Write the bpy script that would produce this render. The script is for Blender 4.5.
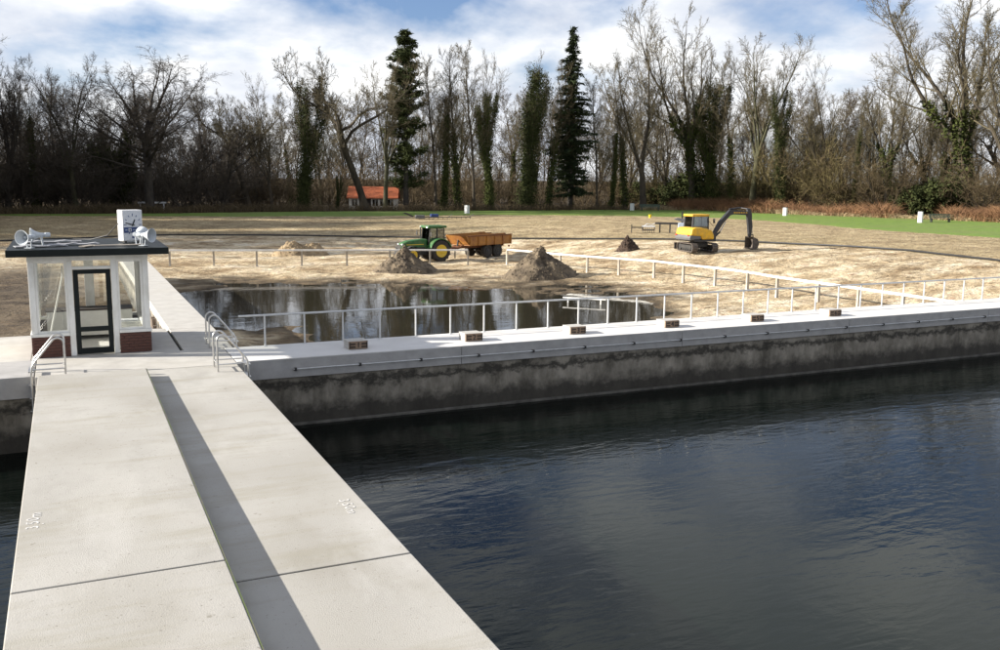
import bpy, bmesh, math, random
import numpy as np
from mathutils import Vector, Matrix, Euler

for o in list(bpy.data.objects): bpy.data.objects.remove(o, do_unlink=True)
SC = bpy.context.scene
COL = SC.collection
R = math.radians

# ------------------------------------------------------------------ camera
CAMH = 4.5
FPX = 931.0
CM = np.array([[0.90726062, 0.05640195, 0.41676971],
               [-0.42045868, 0.1443222, 0.89575979],
               [0.00962652, 0.98792202, -0.15465254]])      # columns: right, up, forward
cam = bpy.data.cameras.new('camera')
cam.sensor_width = 36; cam.lens = 36 * FPX / 1000; cam.clip_start = 0.1; cam.clip_end = 6000
camo = bpy.data.objects.new('camera', cam); COL.objects.link(camo)
mw = Matrix.Identity(4)
for i in range(3):
    mw[i][0] = CM[i, 0]; mw[i][1] = CM[i, 1]; mw[i][2] = -CM[i, 2]
mw[2][3] = CAMH
camo.matrix_world = mw
SC.camera = camo

def gp(px, py, z=0.0):
    """photo pixel -> point on the level z"""
    w = CM @ np.array([px - 500, -(py - 325), FPX])
    t = (z - CAMH) / w[2]
    return Vector((w[0] * t, w[1] * t, z))

def az(px, dist, z=0.0):
    """point at horizontal distance dist in the azimuth of pixel column px"""
    w = CM @ np.array([px - 500, 125, FPX]); h = math.hypot(w[0], w[1])
    return Vector((w[0] / h * dist, w[1] / h * dist, z))

# ------------------------------------------------------------------ light
SUNV = Vector((-1.0, 0.33, 0.407)).normalized()       # towards the sun
sl = bpy.data.lights.new('sun', 'SUN'); sl.energy = 5.0; sl.angle = R(0.55); sl.color = (1.0, 0.945, 0.86)
so = bpy.data.objects.new('sun', sl); COL.objects.link(so)
so.rotation_euler = SUNV.to_track_quat('Z', 'Y').to_euler()
so.location = (-60, 40, 60)

W = bpy.data.worlds.new('World'); SC.world = W; W.use_nodes = True
nt = W.node_tree; nt.nodes.clear()
def N(t, ty, **k):
    n = t.nodes.new(ty)
    for a, b in k.items(): setattr(n, a, b)
    return n
out = N(nt, 'ShaderNodeOutputWorld'); bg = N(nt, 'ShaderNodeBackground'); bg.inputs[1].default_value = 0.06
sky = N(nt, 'ShaderNodeTexSky', sky_type='NISHITA', sun_disc=False)
sky.sun_elevation = math.asin(SUNV.z); sky.sun_rotation = math.atan2(SUNV.x, SUNV.y)
sky.air_density = 1.0; sky.dust_density = 0.3; sky.ozone_density = 3.0
tc = N(nt, 'ShaderNodeTexCoord'); sp = N(nt, 'ShaderNodeSeparateXYZ'); nt.links.new(tc.outputs['Generated'], sp.inputs[0])
ma = N(nt, 'ShaderNodeMath', operation='ADD'); ma.inputs[1].default_value = 0.34; nt.links.new(sp.outputs['Z'], ma.inputs[0])
mx_ = N(nt, 'ShaderNodeMath', operation='MAXIMUM'); mx_.inputs[1].default_value = 0.05; nt.links.new(ma.outputs[0], mx_.inputs[0])
dx = N(nt, 'ShaderNodeMath', operation='DIVIDE'); dy = N(nt, 'ShaderNodeMath', operation='DIVIDE')
nt.links.new(sp.outputs['X'], dx.inputs[0]); nt.links.new(mx_.outputs[0], dx.inputs[1])
nt.links.new(sp.outputs['Y'], dy.inputs[0]); nt.links.new(mx_.outputs[0], dy.inputs[1])
cb = N(nt, 'ShaderNodeCombineXYZ'); nt.links.new(dx.outputs[0], cb.inputs[0]); nt.links.new(dy.outputs[0], cb.inputs[1])
cb.inputs[2].default_value = 3.7
n1 = N(nt, 'ShaderNodeTexNoise'); n1.inputs['Scale'].default_value = 1.9; n1.inputs['Detail'].default_value = 10; n1.inputs['Roughness'].default_value = 0.55; n1.inputs['Distortion'].default_value = 0.15
nt.links.new(cb.outputs[0], n1.inputs['Vector'])
cr = N(nt, 'ShaderNodeValToRGB'); cr.color_ramp.elements[0].position = 0.41; cr.color_ramp.elements[1].position = 0.57
cr.color_ramp.elements[0].color = (0, 0, 0, 1); cr.color_ramp.elements[1].color = (1, 1, 1, 1)
hz_ = N(nt, 'ShaderNodeMapRange'); hz_.inputs[1].default_value = 0.0; hz_.inputs[2].default_value = 0.30; hz_.inputs[3].default_value = 0.10; hz_.inputs[4].default_value = 0.0
nt.links.new(sp.outputs['Z'], hz_.inputs[0])
nadd = N(nt, 'ShaderNodeMath', operation='ADD'); nt.links.new(n1.outputs['Fac'], nadd.inputs[0]); nt.links.new(hz_.outputs[0], nadd.inputs[1])
nt.links.new(nadd.outputs[0], cr.inputs[0])
n2 = N(nt, 'ShaderNodeTexNoise'); n2.inputs['Scale'].default_value = 3.0; n2.inputs['Detail'].default_value = 7; n2.inputs['Roughness'].default_value = 0.55
mp = N(nt, 'ShaderNodeMapping'); mp.inputs['Location'].default_value = (4.3, 1.7, 0); nt.links.new(cb.outputs[0], mp.inputs[0]); nt.links.new(mp.outputs[0], n2.inputs['Vector'])
cc = N(nt, 'ShaderNodeValToRGB'); cc.color_ramp.elements[0].position = 0.33; cc.color_ramp.elements[1].position = 0.66
cc.color_ramp.elements[0].color = (5.0, 5.4, 6.2, 1); cc.color_ramp.elements[1].color = (8.8, 8.8, 8.7, 1)
nt.links.new(n2.outputs['Fac'], cc.inputs[0])
sat = N(nt, 'ShaderNodeMix', data_type='RGBA', blend_type='MULTIPLY'); sat.inputs[0].default_value = 1.0
nt.links.new(sky.outputs[0], sat.inputs[6]); sat.inputs[7].default_value = (0.88, 0.86, 1.0, 1)
mix = N(nt, 'ShaderNodeMix', data_type='RGBA'); nt.links.new(cr.outputs[0], mix.inputs[0]); nt.links.new(sat.outputs[2], mix.inputs[6]); nt.links.new(cc.outputs[0], mix.inputs[7])
nt.links.new(mix.outputs[2], bg.inputs[0]); nt.links.new(bg.outputs[0], out.inputs[0])

SC.view_settings.view_transform = 'Standard'; SC.view_settings.look = 'None'
SC.view_settings.exposure = 1.25; SC.view_settings.gamma = 1.0; SC.view_settings.use_curve_mapping = False
SC.render.engine = 'CYCLES'
SC.cycles.max_bounces = 6; SC.cycles.transparent_max_bounces = 6

# ------------------------------------------------------------------ materials
def mat(name, c1, c2=None, rough=0.8, scale=3.0, detail=6, bump=0.0, bscale=None, metal=0.0, spec=0.4, stretch=(1, 1, 1), lo=0.35, hi=0.65, c3=None, s3=0.4, f3=0.5, lo3=0.45, hi3=0.65):
    m = bpy.data.materials.new(name); m.use_nodes = True; t = m.node_tree
    b = t.nodes['Principled BSDF']
    b.inputs['Roughness'].default_value = rough; b.inputs['Metallic'].default_value = metal
    b.inputs['Specular IOR Level'].default_value = spec
    tc = N(t, 'ShaderNodeTexCoord'); mp = N(t, 'ShaderNodeMapping'); mp.inputs['Scale'].default_value = stretch
    t.links.new(tc.outputs['Object'], mp.inputs[0])
    if c2 is None: c2 = tuple(v * 0.8 for v in c1)
    nz = N(t, 'ShaderNodeTexNoise'); nz.inputs['Scale'].default_value = scale; nz.inputs['Detail'].default_value = detail; nz.inputs['Roughness'].default_value = 0.65
    t.links.new(mp.outputs[0], nz.inputs['Vector'])
    cr = N(t, 'ShaderNodeValToRGB'); cr.color_ramp.elements[0].position = lo; cr.color_ramp.elements[1].position = hi
    cr.color_ramp.elements[0].color = (*c2, 1); cr.color_ramp.elements[1].color = (*c1, 1)
    t.links.new(nz.outputs['Fac'], cr.inputs[0])
    last = cr.outputs[0]
    if c3 is not None:
        n3 = N(t, 'ShaderNodeTexNoise'); n3.inputs['Scale'].default_value = s3; n3.inputs['Detail'].default_value = 5; n3.inputs['Roughness'].default_value = 0.6
        t.links.new(mp.outputs[0], n3.inputs['Vector'])
        r3 = N(t, 'ShaderNodeMapRange'); r3.inputs[1].default_value = lo3; r3.inputs[2].default_value = hi3; r3.inputs[3].default_value = 0; r3.inputs[4].default_value = f3
        t.links.new(n3.outputs['Fac'], r3.inputs[0])
        mx = N(t, 'ShaderNodeMix', data_type='RGBA'); t.links.new(r3.outputs[0], mx.inputs[0]); t.links.new(last, mx.inputs[6]); mx.inputs[7].default_value = (*c3, 1)
        last = mx.outputs[2]
    t.links.new(last, b.inputs['Base Color'])
    if bump:
        nb = N(t, 'ShaderNodeTexNoise'); nb.inputs['Scale'].default_value = bscale or scale * 4; nb.inputs['Detail'].default_value = 8
        t.links.new(mp.outputs[0], nb.inputs['Vector'])
        bp = N(t, 'ShaderNodeBump'); bp.inputs['Strength'].default_value = bump; bp.inputs['Distance'].default_value = 0.05
        t.links.new(nb.outputs['Fac'], bp.inputs['Height']); t.links.new(bp.outputs[0], b.inputs['Normal'])
    return m

def glass(name, tint=(0.9, 0.95, 0.93), refl=0.10):
    m = bpy.data.materials.new(name); m.use_nodes = True; t = m.node_tree; t.nodes.clear()
    o = N(t, 'ShaderNodeOutputMaterial'); a = N(t, 'ShaderNodeBsdfTransparent'); g = N(t, 'ShaderNodeBsdfGlossy'); x = N(t, 'ShaderNodeMixShader')
    a.inputs[0].default_value = (*tint, 1); g.inputs['Roughness'].default_value = 0.02
    fr = N(t, 'ShaderNodeFresnel'); fr.inputs[0].default_value = 1.5
    ad = N(t, 'ShaderNodeMath', operation='ADD'); ad.inputs[1].default_value = refl; t.links.new(fr.outputs[0], ad.inputs[0])
    t.links.new(ad.outputs[0], x.inputs[0]); t.links.new(a.outputs[0], x.inputs[1]); t.links.new(g.outputs[0], x.inputs[2]); t.links.new(x.outputs[0], o.inputs[0])
    return m

def water_mat(name, col, s1, s2, strength, dist=0.05, stretch=(1, 1, 1), rough=0.03, patch=0.0):
    m = bpy.data.materials.new(name); m.use_nodes = True; t = m.node_tree; b = t.nodes['Principled BSDF']
    b.inputs['Base Color'].default_value = (*col, 1); b.inputs['Roughness'].default_value = rough; b.inputs['IOR'].default_value = 1.333
    tc = N(t, 'ShaderNodeTexCoord'); mp = N(t, 'ShaderNodeMapping'); mp.inputs['Scale'].default_value = stretch; mp.inputs['Rotation'].default_value = (0, 0, R(-24))
    t.links.new(tc.outputs['Object'], mp.inputs[0])
    a = N(t, 'ShaderNodeTexNoise'); a.inputs['Scale'].default_value = s1; a.inputs['Detail'].default_value = 3; a.inputs['Distortion'].default_value = 0.6
    c = N(t, 'ShaderNodeTexNoise'); c.inputs['Scale'].default_value = s2; c.inputs['Detail'].default_value = 4; c.inputs['Distortion'].default_value = 0.4
    t.links.new(mp.outputs[0], a.inputs['Vector']); t.links.new(mp.outputs[0], c.inputs['Vector'])
    ad = N(t, 'ShaderNodeMath', operation='MULTIPLY_ADD'); ad.inputs[1].default_value = 0.45
    t.links.new(c.outputs['Fac'], ad.inputs[0]); t.links.new(a.outputs['Fac'], ad.inputs[2])
    bp = N(t, 'ShaderNodeBump'); bp.inputs['Strength'].default_value = strength; bp.inputs['Distance'].default_value = dist
    if patch:      # gusts: ripples stronger in some patches than in others
        q = N(t, 'ShaderNodeTexNoise'); q.inputs['Scale'].default_value = 0.11; q.inputs['Detail'].default_value = 3
        t.links.new(tc.outputs['Object'], q.inputs['Vector'])
        mr = N(t, 'ShaderNodeMapRange'); mr.inputs[1].default_value = 0.38; mr.inputs[2].default_value = 0.62; mr.inputs[3].default_value = strength * (1 - patch); mr.inputs[4].default_value = strength
        t.links.new(q.outputs['Fac'], mr.inputs[0]); t.links.new(mr.outputs[0], bp.inputs['Strength'])
    t.links.new(ad.outputs[0], bp.inputs['Height']); t.links.new(bp.outputs[0], b.inputs['Normal'])
    return m

M = {}
M['jetty'] = mat('jetty_concrete', (0.44, 0.415, 0.37), (0.385, 0.365, 0.325), 0.85, 1.3, 9, 0.10, 70, c3=(0.30, 0.28, 0.235), s3=0.7, f3=0.5, stretch=(1, .5, 1))
def jetty_mat():
    m = mat('weathered_jetty_concrete', (0.43, 0.41, 0.37), (0.345, 0.327, 0.292), 0.85, 1.1, 10, 0.12, 75, c3=(0.225, 0.205, 0.165), s3=0.55, f3=0.6, lo3=.47, hi3=.66, stretch=(1, .55, 1))
    t = m.node_tree; b = t.nodes['Principled BSDF']; src = b.inputs['Base Color'].links[0].from_socket; tc = [n for n in t.nodes if n.type == 'TEX_COORD'][0]
    def layer(src, fac, col):
        x = N(t, 'ShaderNodeMix', data_type='RGBA'); t.links.new(fac, x.inputs[0]); t.links.new(src, x.inputs[6]); x.inputs[7].default_value = (*col, 1); return x.outputs[2]
    def rng_(f, lo, hi, a, b_):
        r = N(t, 'ShaderNodeMapRange'); r.inputs[1].default_value = lo; r.inputs[2].default_value = hi; r.inputs[3].default_value = a; r.inputs[4].default_value = b_; t.links.new(f, r.inputs[0]); return r.outputs[0]
    def nz(sc, st, det=8, w=0):
        mp = N(t, 'ShaderNodeMapping'); mp.inputs['Scale'].default_value = st; mp.inputs['Location'].default_value = (w, w * .7, 0); t.links.new(tc.outputs['Object'], mp.inputs[0]); n = N(t, 'ShaderNodeTexNoise'); n.inputs['Scale'].default_value = sc; n.inputs['Detail'].default_value = det; n.inputs['Roughness'].default_value = .68; t.links.new(mp.outputs[0], n.inputs['Vector']); return n.outputs['Fac']
    src = layer(src, rng_(nz(.9, (.35, 1.6, 1), 9, 3), .50, .68, 0, .6), (0.275, 0.252, 0.19))      # dried water marks across the slab
    src = layer(src, rng_(nz(.5, (1, .5, 1), 9, 11), .55, .70, 0, .45), (0.50, 0.48, 0.445))       # rubbed pale patches
    src = layer(src, rng_(nz(22, (1, 1, 1), 3, 5), .63, .72, 0, .7), (0.12, 0.105, 0.08))          # pits and grit
    src = layer(src, rng_(nz(4, (1, 1, 1), 5, 7), .66, .74, 0, .7), (0.13, 0.115, 0.075))           # small dark spots
    t.links.new(src, b.inputs['Base Color']); return m
M['jetty'] = jetty_mat()
M['deck'] = mat('deck_concrete', (0.48, 0.46, 0.42), (0.39, 0.37, 0.335), 0.85, 1.8, 9, 0.10, 60, c3=(0.42, 0.39, 0.33), s3=0.5, f3=0.4)
M['pale_top'] = mat('pale_top_concrete', (0.66, 0.64, 0.61), (0.57, 0.55, 0.52), 0.85, 2.4, 9, 0.08, 50, c3=(0.48, 0.46, 0.42), s3=1.2, f3=0.45)
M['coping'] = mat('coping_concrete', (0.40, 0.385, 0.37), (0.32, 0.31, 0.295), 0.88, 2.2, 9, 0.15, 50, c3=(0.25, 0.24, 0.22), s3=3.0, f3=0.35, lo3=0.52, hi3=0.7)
M['white'] = mat('white_paint', (0.78, 0.77, 0.73), (0.70, 0.69, 0.64), 0.55, 4, c3=(0.48, 0.45, 0.38), s3=3.5, f3=0.45, lo3=.5, hi3=.7, stretch=(1, 1, .5))
M['rail_white'] = mat('white_rail_paint', (0.80, 0.79, 0.75), (0.60, 0.58, 0.53), 0.55, 5, c3=(0.35, 0.31, 0.26), s3=3, f3=0.4, lo3=0.55, hi3=0.7)
M['post_worn'] = mat('worn_post_paint', (0.52, 0.48, 0.41), (0.30, 0.26, 0.20), 0.8, 4, stretch=(1, 1, .4))
M['rail_grey'] = mat('grey_galvanised', (0.60, 0.60, 0.585), (0.46, 0.46, 0.45), 0.5, 9, metal=0.1)
M['steel'] = mat('stainless_steel', (0.62, 0.61, 0.59), (0.5, 0.49, 0.47), 0.28, 8, metal=0.9)
M['pile_wood'] = mat('pile_wood', (0.20, 0.15, 0.11), (0.09, 0.07, 0.055), 0.85, 5, stretch=(1, 1, .2), bump=.3)
M['brick'] = mat('brick_red', (0.125, 0.055, 0.04), (0.075, 0.035, 0.028), 0.85, 2.5, 5, 0.3, 40, c3=(0.09, 0.04, 0.03), s3=7, f3=.7)
M['mortar'] = mat('mortar', (0.17, 0.14, 0.115), (0.12, 0.10, 0.085), 0.9, 8)
M['darkgreen'] = mat('dark_green_paint', (0.009, 0.013, 0.012), (0.006, 0.009, 0.009), 0.5, 4, spec=.2)
M['felt'] = mat('roofing_felt', (0.085, 0.09, 0.10), (0.028, 0.03, 0.034), 0.75, 1.6, 7, 0.2, 18)
M['felt_light'] = mat('grey_roofing_strip', (0.33, 0.33, 0.34), (0.18, 0.18, 0.19), 0.6, 4, bump=.2)
M['glass'] = glass('window_glass', (0.94, 0.95, 0.94), 0.04)
M['cabglass'] = glass('cab_glass', (0.55, 0.62, 0.60), 0.12)
M['int_white'] = mat('interior_white', (0.70, 0.69, 0.65), (0.62, 0.61, 0.57), 0.6, 3)
M['paper'] = mat('paper', (0.75, 0.75, 0.74), (0.6, 0.62, 0.66), 0.7, 20)
M['horn'] = mat('loudspeaker_grey', (0.52, 0.55, 0.57), (0.44, 0.47, 0.49), 0.45, 6)
M['clock_case'] = mat('clock_case_white', (0.80, 0.79, 0.77), (0.74, 0.73, 0.71), 0.45, 4)
M['blue'] = mat('clock_blue', (0.045, 0.075, 0.20), (0.035, 0.06, 0.16), 0.4, 5)
M['black'] = mat('black_paint', (0.015, 0.015, 0.017), (0.010, 0.010, 0.011), 0.5, 5)
M['brown'] = mat('brown_wood', (0.30, 0.21, 0.14), (0.20, 0.135, 0.09), 0.7, 5, stretch=(.3, 1, 4), bump=.2)
M['darkbrown'] = mat('dark_brown', (0.05, 0.035, 0.025), (0.03, 0.022, 0.016), 0.7, 6)
M['moss'] = mat('moss', (0.09, 0.12, 0.04), (0.13, 0.115, 0.085), 0.95, 1.6, lo=.42, hi=.55)
M['worn_white'] = mat('worn_white_paint', (0.70, 0.69, 0.67), (0.46, 0.435, 0.39), 0.7, 14, lo=.4, hi=.6)
M['joint'] = mat('joint_filler', (0.055, 0.05, 0.042), (0.03, 0.03, 0.025), 0.95, 14)
M['cable'] = mat('cable_black', (0.02, 0.02, 0.02), (0.015, 0.015, 0.015), 0.5, 5)
M['soil'] = mat('pile_soil', (0.125, 0.095, 0.062), (0.045, 0.034, 0.023), 0.95, 3.2, 9, 1.0, 7, c3=(0.24, 0.185, 0.12), s3=1.4, f3=0.6)
M['sandpile'] = mat('pile_sand', (0.36, 0.27, 0.16), (0.23, 0.165, 0.095), 0.95, 1.8, 8, 0.6, 6)
M['darksoil'] = mat('dark_soil', (0.075, 0.048, 0.033), (0.035, 0.024, 0.018), 0.95, 3, 8, 0.7, 7)
M['agri_green'] = mat('tractor_green', (0.022, 0.145, 0.030), (0.016, 0.10, 0.022), 0.5, 3, c3=(0.12, 0.095, 0.055), s3=3, f3=0.6, lo3=.40, hi3=.7)
M['agri_yellow'] = mat('rim_yellow', (0.70, 0.48, 0.03), (0.55, 0.37, 0.03), 0.45, 4, c3=(0.25, 0.17, 0.06), s3=4, f3=0.4)
M['tyre'] = mat('tyre_rubber', (0.028, 0.026, 0.024), (0.05, 0.042, 0.034), 0.9, 5)
M['chassis'] = mat('machine_black', (0.025, 0.025, 0.026), (0.05, 0.045, 0.038), 0.6, 4)
M['orange'] = mat('trailer_orange', (0.40, 0.175, 0.03), (0.28, 0.115, 0.024), 0.55, 2.2, c3=(0.20, 0.07, 0.025), s3=1.4, f3=0.8)
M['rust'] = mat('rust', (0.20, 0.075, 0.03), (0.11, 0.045, 0.022), 0.85, 5)
M['exc_yellow'] = mat('excavator_yellow', (0.72, 0.42, 0.02), (0.62, 0.35, 0.02), 0.5, 3, c3=(0.26, 0.18, 0.07), s3=3.5, f3=0.55, lo3=.42, hi3=.7)
M['exc_grey'] = mat('excavator_grey', (0.030, 0.030, 0.033), (0.02, 0.02, 0.022), 0.45, 4)
M['exc_lgrey'] = mat('excavator_light_grey', (0.13, 0.13, 0.135), (0.095, 0.095, 0.10), 0.5, 4)
M['track'] = mat('track_steel', (0.13, 0.105, 0.085), (0.06, 0.05, 0.042), 0.75, 6)
M['red'] = mat('red_lamp', (0.45, 0.03, 0.02), None, 0.4)
M['hivis'] = mat('hivis_green', (0.10, 0.38, 0.06), (0.07, 0.28, 0.05), 0.8, 6)
M['skin'] = mat('skin', (0.45, 0.28, 0.20), None, 0.6)
M['dark_cloth'] = mat('dark_cloth', (0.03, 0.035, 0.05), None, 0.9)
M['chrome'] = mat('hydraulic_rod', (0.6, 0.6, 0.6), None, 0.2, metal=1.0)
M['bin_white'] = mat('bin_white', (0.72, 0.72, 0.71), (0.62, 0.62, 0.60), 0.5, 3)
M['bench_green'] = mat('bench_green', (0.06, 0.10, 0.075), (0.04, 0.065, 0.05), 0.7, 5)
M['implement_blue'] = mat('implement_blue', (0.03, 0.06, 0.20), None, 0.5)
M['pale_blue'] = mat('pale_blue_steel', (0.45, 0.52, 0.62), (0.35, 0.4, 0.47), 0.5, 4)
M['rooftile'] = mat('orange_rooftile', (0.40, 0.105, 0.035), (0.22, 0.06, 0.025), 0.8, 3, bump=.4, bscale=8)
M['house_wall'] = mat('house_white_wall', (0.72, 0.68, 0.60), (0.62, 0.58, 0.5), 0.8, 3)
M['house_dark'] = mat('house_dark_timber', (0.04, 0.03, 0.025), None, 0.8)
M['plank'] = mat('grey_plank', (0.35, 0.31, 0.26), (0.22, 0.19, 0.16), 0.85, 4, stretch=(.3, 3, 3))
M['yellow'] = mat('yellow_plastic', (0.75, 0.58, 0.03), None, 0.5)
def bark(n, a, b): return mat(n, a, b, 0.95, 2.2, 6, stretch=(1, 1, .3))
M['bark'] = bark('bark', (0.075, 0.060, 0.040), (0.032, 0.026, 0.019))
M['bark_moss'] = bark('mossy_bark', (0.072, 0.070, 0.034), (0.032, 0.031, 0.018))
M['bark_dark'] = bark('dark_bark', (0.055, 0.046, 0.036), (0.028, 0.024, 0.02))
M['twig'] = bark('twigs', (0.130, 0.106, 0.060), (0.064, 0.053, 0.030))
M['twig_far'] = bark('far_twigs', (0.10, 0.077, 0.048), (0.052, 0.041, 0.027))
M['twig_dark'] = bark('dark_twigs', (0.075, 0.06, 0.044), (0.042, 0.035, 0.027))  # twigs of the left trees, the shade there put into the colour
M['brush'] = bark('brush_twigs', (0.125, 0.09, 0.045), (0.055, 0.04, 0.022))
M['brush_olive'] = bark('olive_brush', (0.165, 0.13, 0.052), (0.07, 0.056, 0.024))
M['bracken'] = mat('dead_bracken', (0.30, 0.165, 0.08), (0.13, 0.065, 0.034), 0.95, .6, 7)
M['drygrass'] = mat('dry_grass_tuft', (0.42, 0.33, 0.19), (0.30, 0.22, 0.12), 0.9, 3)
def leafmat(n, a, b):
    m = mat(n, a, b, 0.85, 0.9, 4, spec=.12)
    return m
M['ivy'] = leafmat('ivy_leaves', (0.070, 0.082, 0.022), (0.030, 0.038, 0.012))
M['ivy_dark'] = leafmat('dark_ivy_leaves', (0.052, 0.060, 0.019), (0.022, 0.028, 0.010))
M['needle'] = leafmat('needles', (0.038, 0.050, 0.020), (0.015, 0.023, 0.011))
M['needle2'] = leafmat('pine_needles', (0.060, 0.072, 0.024), (0.028, 0.036, 0.014))
M['grass'] = mat('lawn_grass', (0.155, 0.235, 0.026), (0.092, 0.155, 0.021), 0.9, 1.1, 7, 0.5, 9, c3=(0.15, 0.17, 0.045), s3=0.12, f3=0.6)
M['pool_water'] = water_mat('pool_water', (0.0016, 0.0034, 0.0026), 0.9, 3.4, 0.27, 0.08, (0.55, 1.5, 1), patch=0.6)
M['pool_water'].node_tree.nodes['Principled BSDF'].inputs['Specular Tint'].default_value = (0.72, 1.0, 0.84, 1); M['pool_water'].node_tree.nodes['Principled BSDF'].inputs['Specular IOR Level'].default_value = 0.31
M['puddle'] = water_mat('puddle_water', (0.030, 0.026, 0.018), 0.7, 2.5, 0.08, 0.05, (0.6, 1.2, 1), rough=0.02)

# ------------------------------------------------------------------ mesh helpers
class MB:
    def __init__(s): s.v = []; s.f = []
    def add(s, vs, fs):
        b = len(s.v); s.v += [tuple(v) for v in vs]; s.f += [tuple(i + b for i in f) for f in fs]; return s
    def box(s, x0, x1, y0, y1, z0, z1, rot=None, piv=None):
        vs = [Vector((x, y, z)) for z in (z0, z1) for x, y in ((x0, y0), (x1, y0), (x1, y1), (x0, y1))]
        if rot is not None:
            c = Vector(piv) if piv is not None else Vector(((x0 + x1) / 2, (y0 + y1) / 2, (z0 + z1) / 2))
            rm = Euler(rot).to_matrix(); vs = [rm @ (v - c) + c for v in vs]
        return s.add(vs, [(3, 2, 1, 0), (4, 5, 6, 7), (0, 1, 5, 4), (1, 2, 6, 5), (2, 3, 7, 6), (3, 0, 4, 7)])
    def tube(s, pts, r, n=8, cap=True):
        pts = [Vector(p) for p in pts]; m = len(pts)
        rs = r if isinstance(r, (list, tuple)) else [r] * m
        vs = []; u = None
        for i, p in enumerate(pts):
            t = (pts[min(i + 1, m - 1)] - pts[max(i - 1, 0)]).normalized()
            if u is None:
                u = t.cross(Vector((0, 0, 1)) if abs(t.z) < .9 else Vector((1, 0, 0))).normalized()
            else: u = (u - t * u.dot(t)).normalized()
            w = t.cross(u)
            for k in range(n):
                a = 2 * math.pi * k / n; vs.append(p + (u * math.cos(a) + w * math.sin(a)) * rs[i])
        fs = [(i * n + k, i * n + (k + 1) % n, (i + 1) * n + (k + 1) % n, (i + 1) * n + k) for i in range(m - 1) for k in range(n)]
        if cap: fs += [tuple(range(n))[::-1], tuple((m - 1) * n + k for k in range(n))]
        return s.add(vs, fs)
    def prism(s, poly, y0, y1):
        """poly in (x,z), extruded along y"""
        n = len(poly)
        vs = [(x, y0, z) for x, z in poly] + [(x, y1, z) for x, z in poly]
        fs = [tuple(range(n)), tuple(range(2 * n - 1, n - 1, -1))] + [(i, i + n, (i + 1) % n + n, (i + 1) % n) for i in range(n)]
        return s.add(vs, fs)
    def lathe(s, prof, n=20, axis='y', c=(0, 0, 0)):
        """prof: list of (r, h) along the axis"""
        vs = []
        for r, h in prof:
            for k in range(n):
                a = 2 * math.pi * k / n; p, q = r * math.cos(a), r * math.sin(a)
                vs.append({'y': (c[0] + p, c[1] + h, c[2] + q), 'z': (c[0] + p, c[1] + q, c[2] + h), 'x': (c[0] + h, c[1] + p, c[2] + q)}[axis])
        m = len(prof)
        fs = [(i * n + k, i * n + (k + 1) % n, (i + 1) * n + (k + 1) % n, (i + 1) * n + k) for i in range(m - 1) for k in range(n)]
        fs += [tuple(range(n)), tuple((m - 1) * n + k for k in range(n))]
        return s.add(vs, fs)
    def build(s, name, m, parent=None, bevel=0.0, smooth=False, loc=None, rot=None):
        me = bpy.data.meshes.new(name); me.from_pydata(s.v, [], s.f)
        bm = bmesh.new(); bm.from_mesh(me); bmesh.ops.recalc_face_normals(bm, faces=bm.faces); bm.to_mesh(me); bm.free()
        if smooth:
            me.shade_smooth(); me.set_sharp_from_angle(angle=R(40))
        return ob(name, me, m, parent, bevel, loc, rot)

def ob(name, me, m, parent=None, bevel=0.0, loc=None, rot=None):
    o = bpy.data.objects.new(name, me); COL.objects.link(o)
    if m is not None and not me.materials: me.materials.append(M[m] if isinstance(m, str) else m)
    if parent is not None: o.parent = parent
    if loc is not None: o.location = loc
    if rot is not None: o.rotation_euler = rot
    if bevel:
        b = o.modifiers.new('bevel', 'BEVEL'); b.width = bevel; b.segments = 2; b.limit_method = 'ANGLE'; b.angle_limit = R(35)
    return o

def empty(name, loc=(0, 0, 0), rz=0.0):
    o = bpy.data.objects.new(name, None); COL.objects.link(o); o.location = loc; o.rotation_euler = (0, 0, rz); o.empty_display_size = .3
    return o
def tag(o, label=None, cat=None, group=None, kind=None):
    if label: o['label'] = label
    if cat: o['category'] = cat
    if group: o['group'] = group
    if kind: o['kind'] = kind
    return o
def copy_tree(o, parent=None):
    c = o.copy(); COL.objects.link(c)
    if parent is not None: c.parent = parent
    for ch in list(o.children): copy_tree(ch, c)
    return c

def np_mesh(name, verts, quads=None, tris=None, smooth=False):
    me = bpy.data.meshes.new(name)
    verts = np.asarray(verts, dtype=np.float32); me.vertices.add(len(verts)); me.vertices.foreach_set('co', verts.ravel())
    parts = []; starts = []; tot = 0
    if quads is not None and len(quads):
        q = np.asarray(quads, dtype=np.int32); parts.append(q.ravel()); starts.append(np.arange(len(q)) * 4); tot = len(q) * 4
    if tris is not None and len(tris):
        t = np.asarray(tris, dtype=np.int32); parts.append(t.ravel()); starts.append(tot + np.arange(len(t)) * 3)
    li = np.concatenate(parts); st = np.concatenate(starts).astype(np.int32)
    me.loops.add(len(li)); me.loops.foreach_set('vertex_index', li)
    me.polygons.add(len(st)); me.polygons.foreach_set('loop_start', st)
    me.update(calc_edges=True)
    if smooth: me.shade_smooth()
    me.validate()
    return me

def text_mesh(txt, size, depth):
    c = bpy.data.curves.new('text', 'FONT'); c.body = txt; c.size = size; c.extrude = depth / 2; c.align_x = 'CENTER'; c.align_y = 'CENTER'; c.resolution_u = 3
    o = bpy.data.objects.new('text', c); COL.objects.link(o)
    dg = bpy.context.evaluated_depsgraph_get()
    me = bpy.data.meshes.new_from_object(o.evaluated_get(dg)); bpy.data.objects.remove(o, do_unlink=True); bpy.data.curves.remove(c)
    return me

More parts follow.
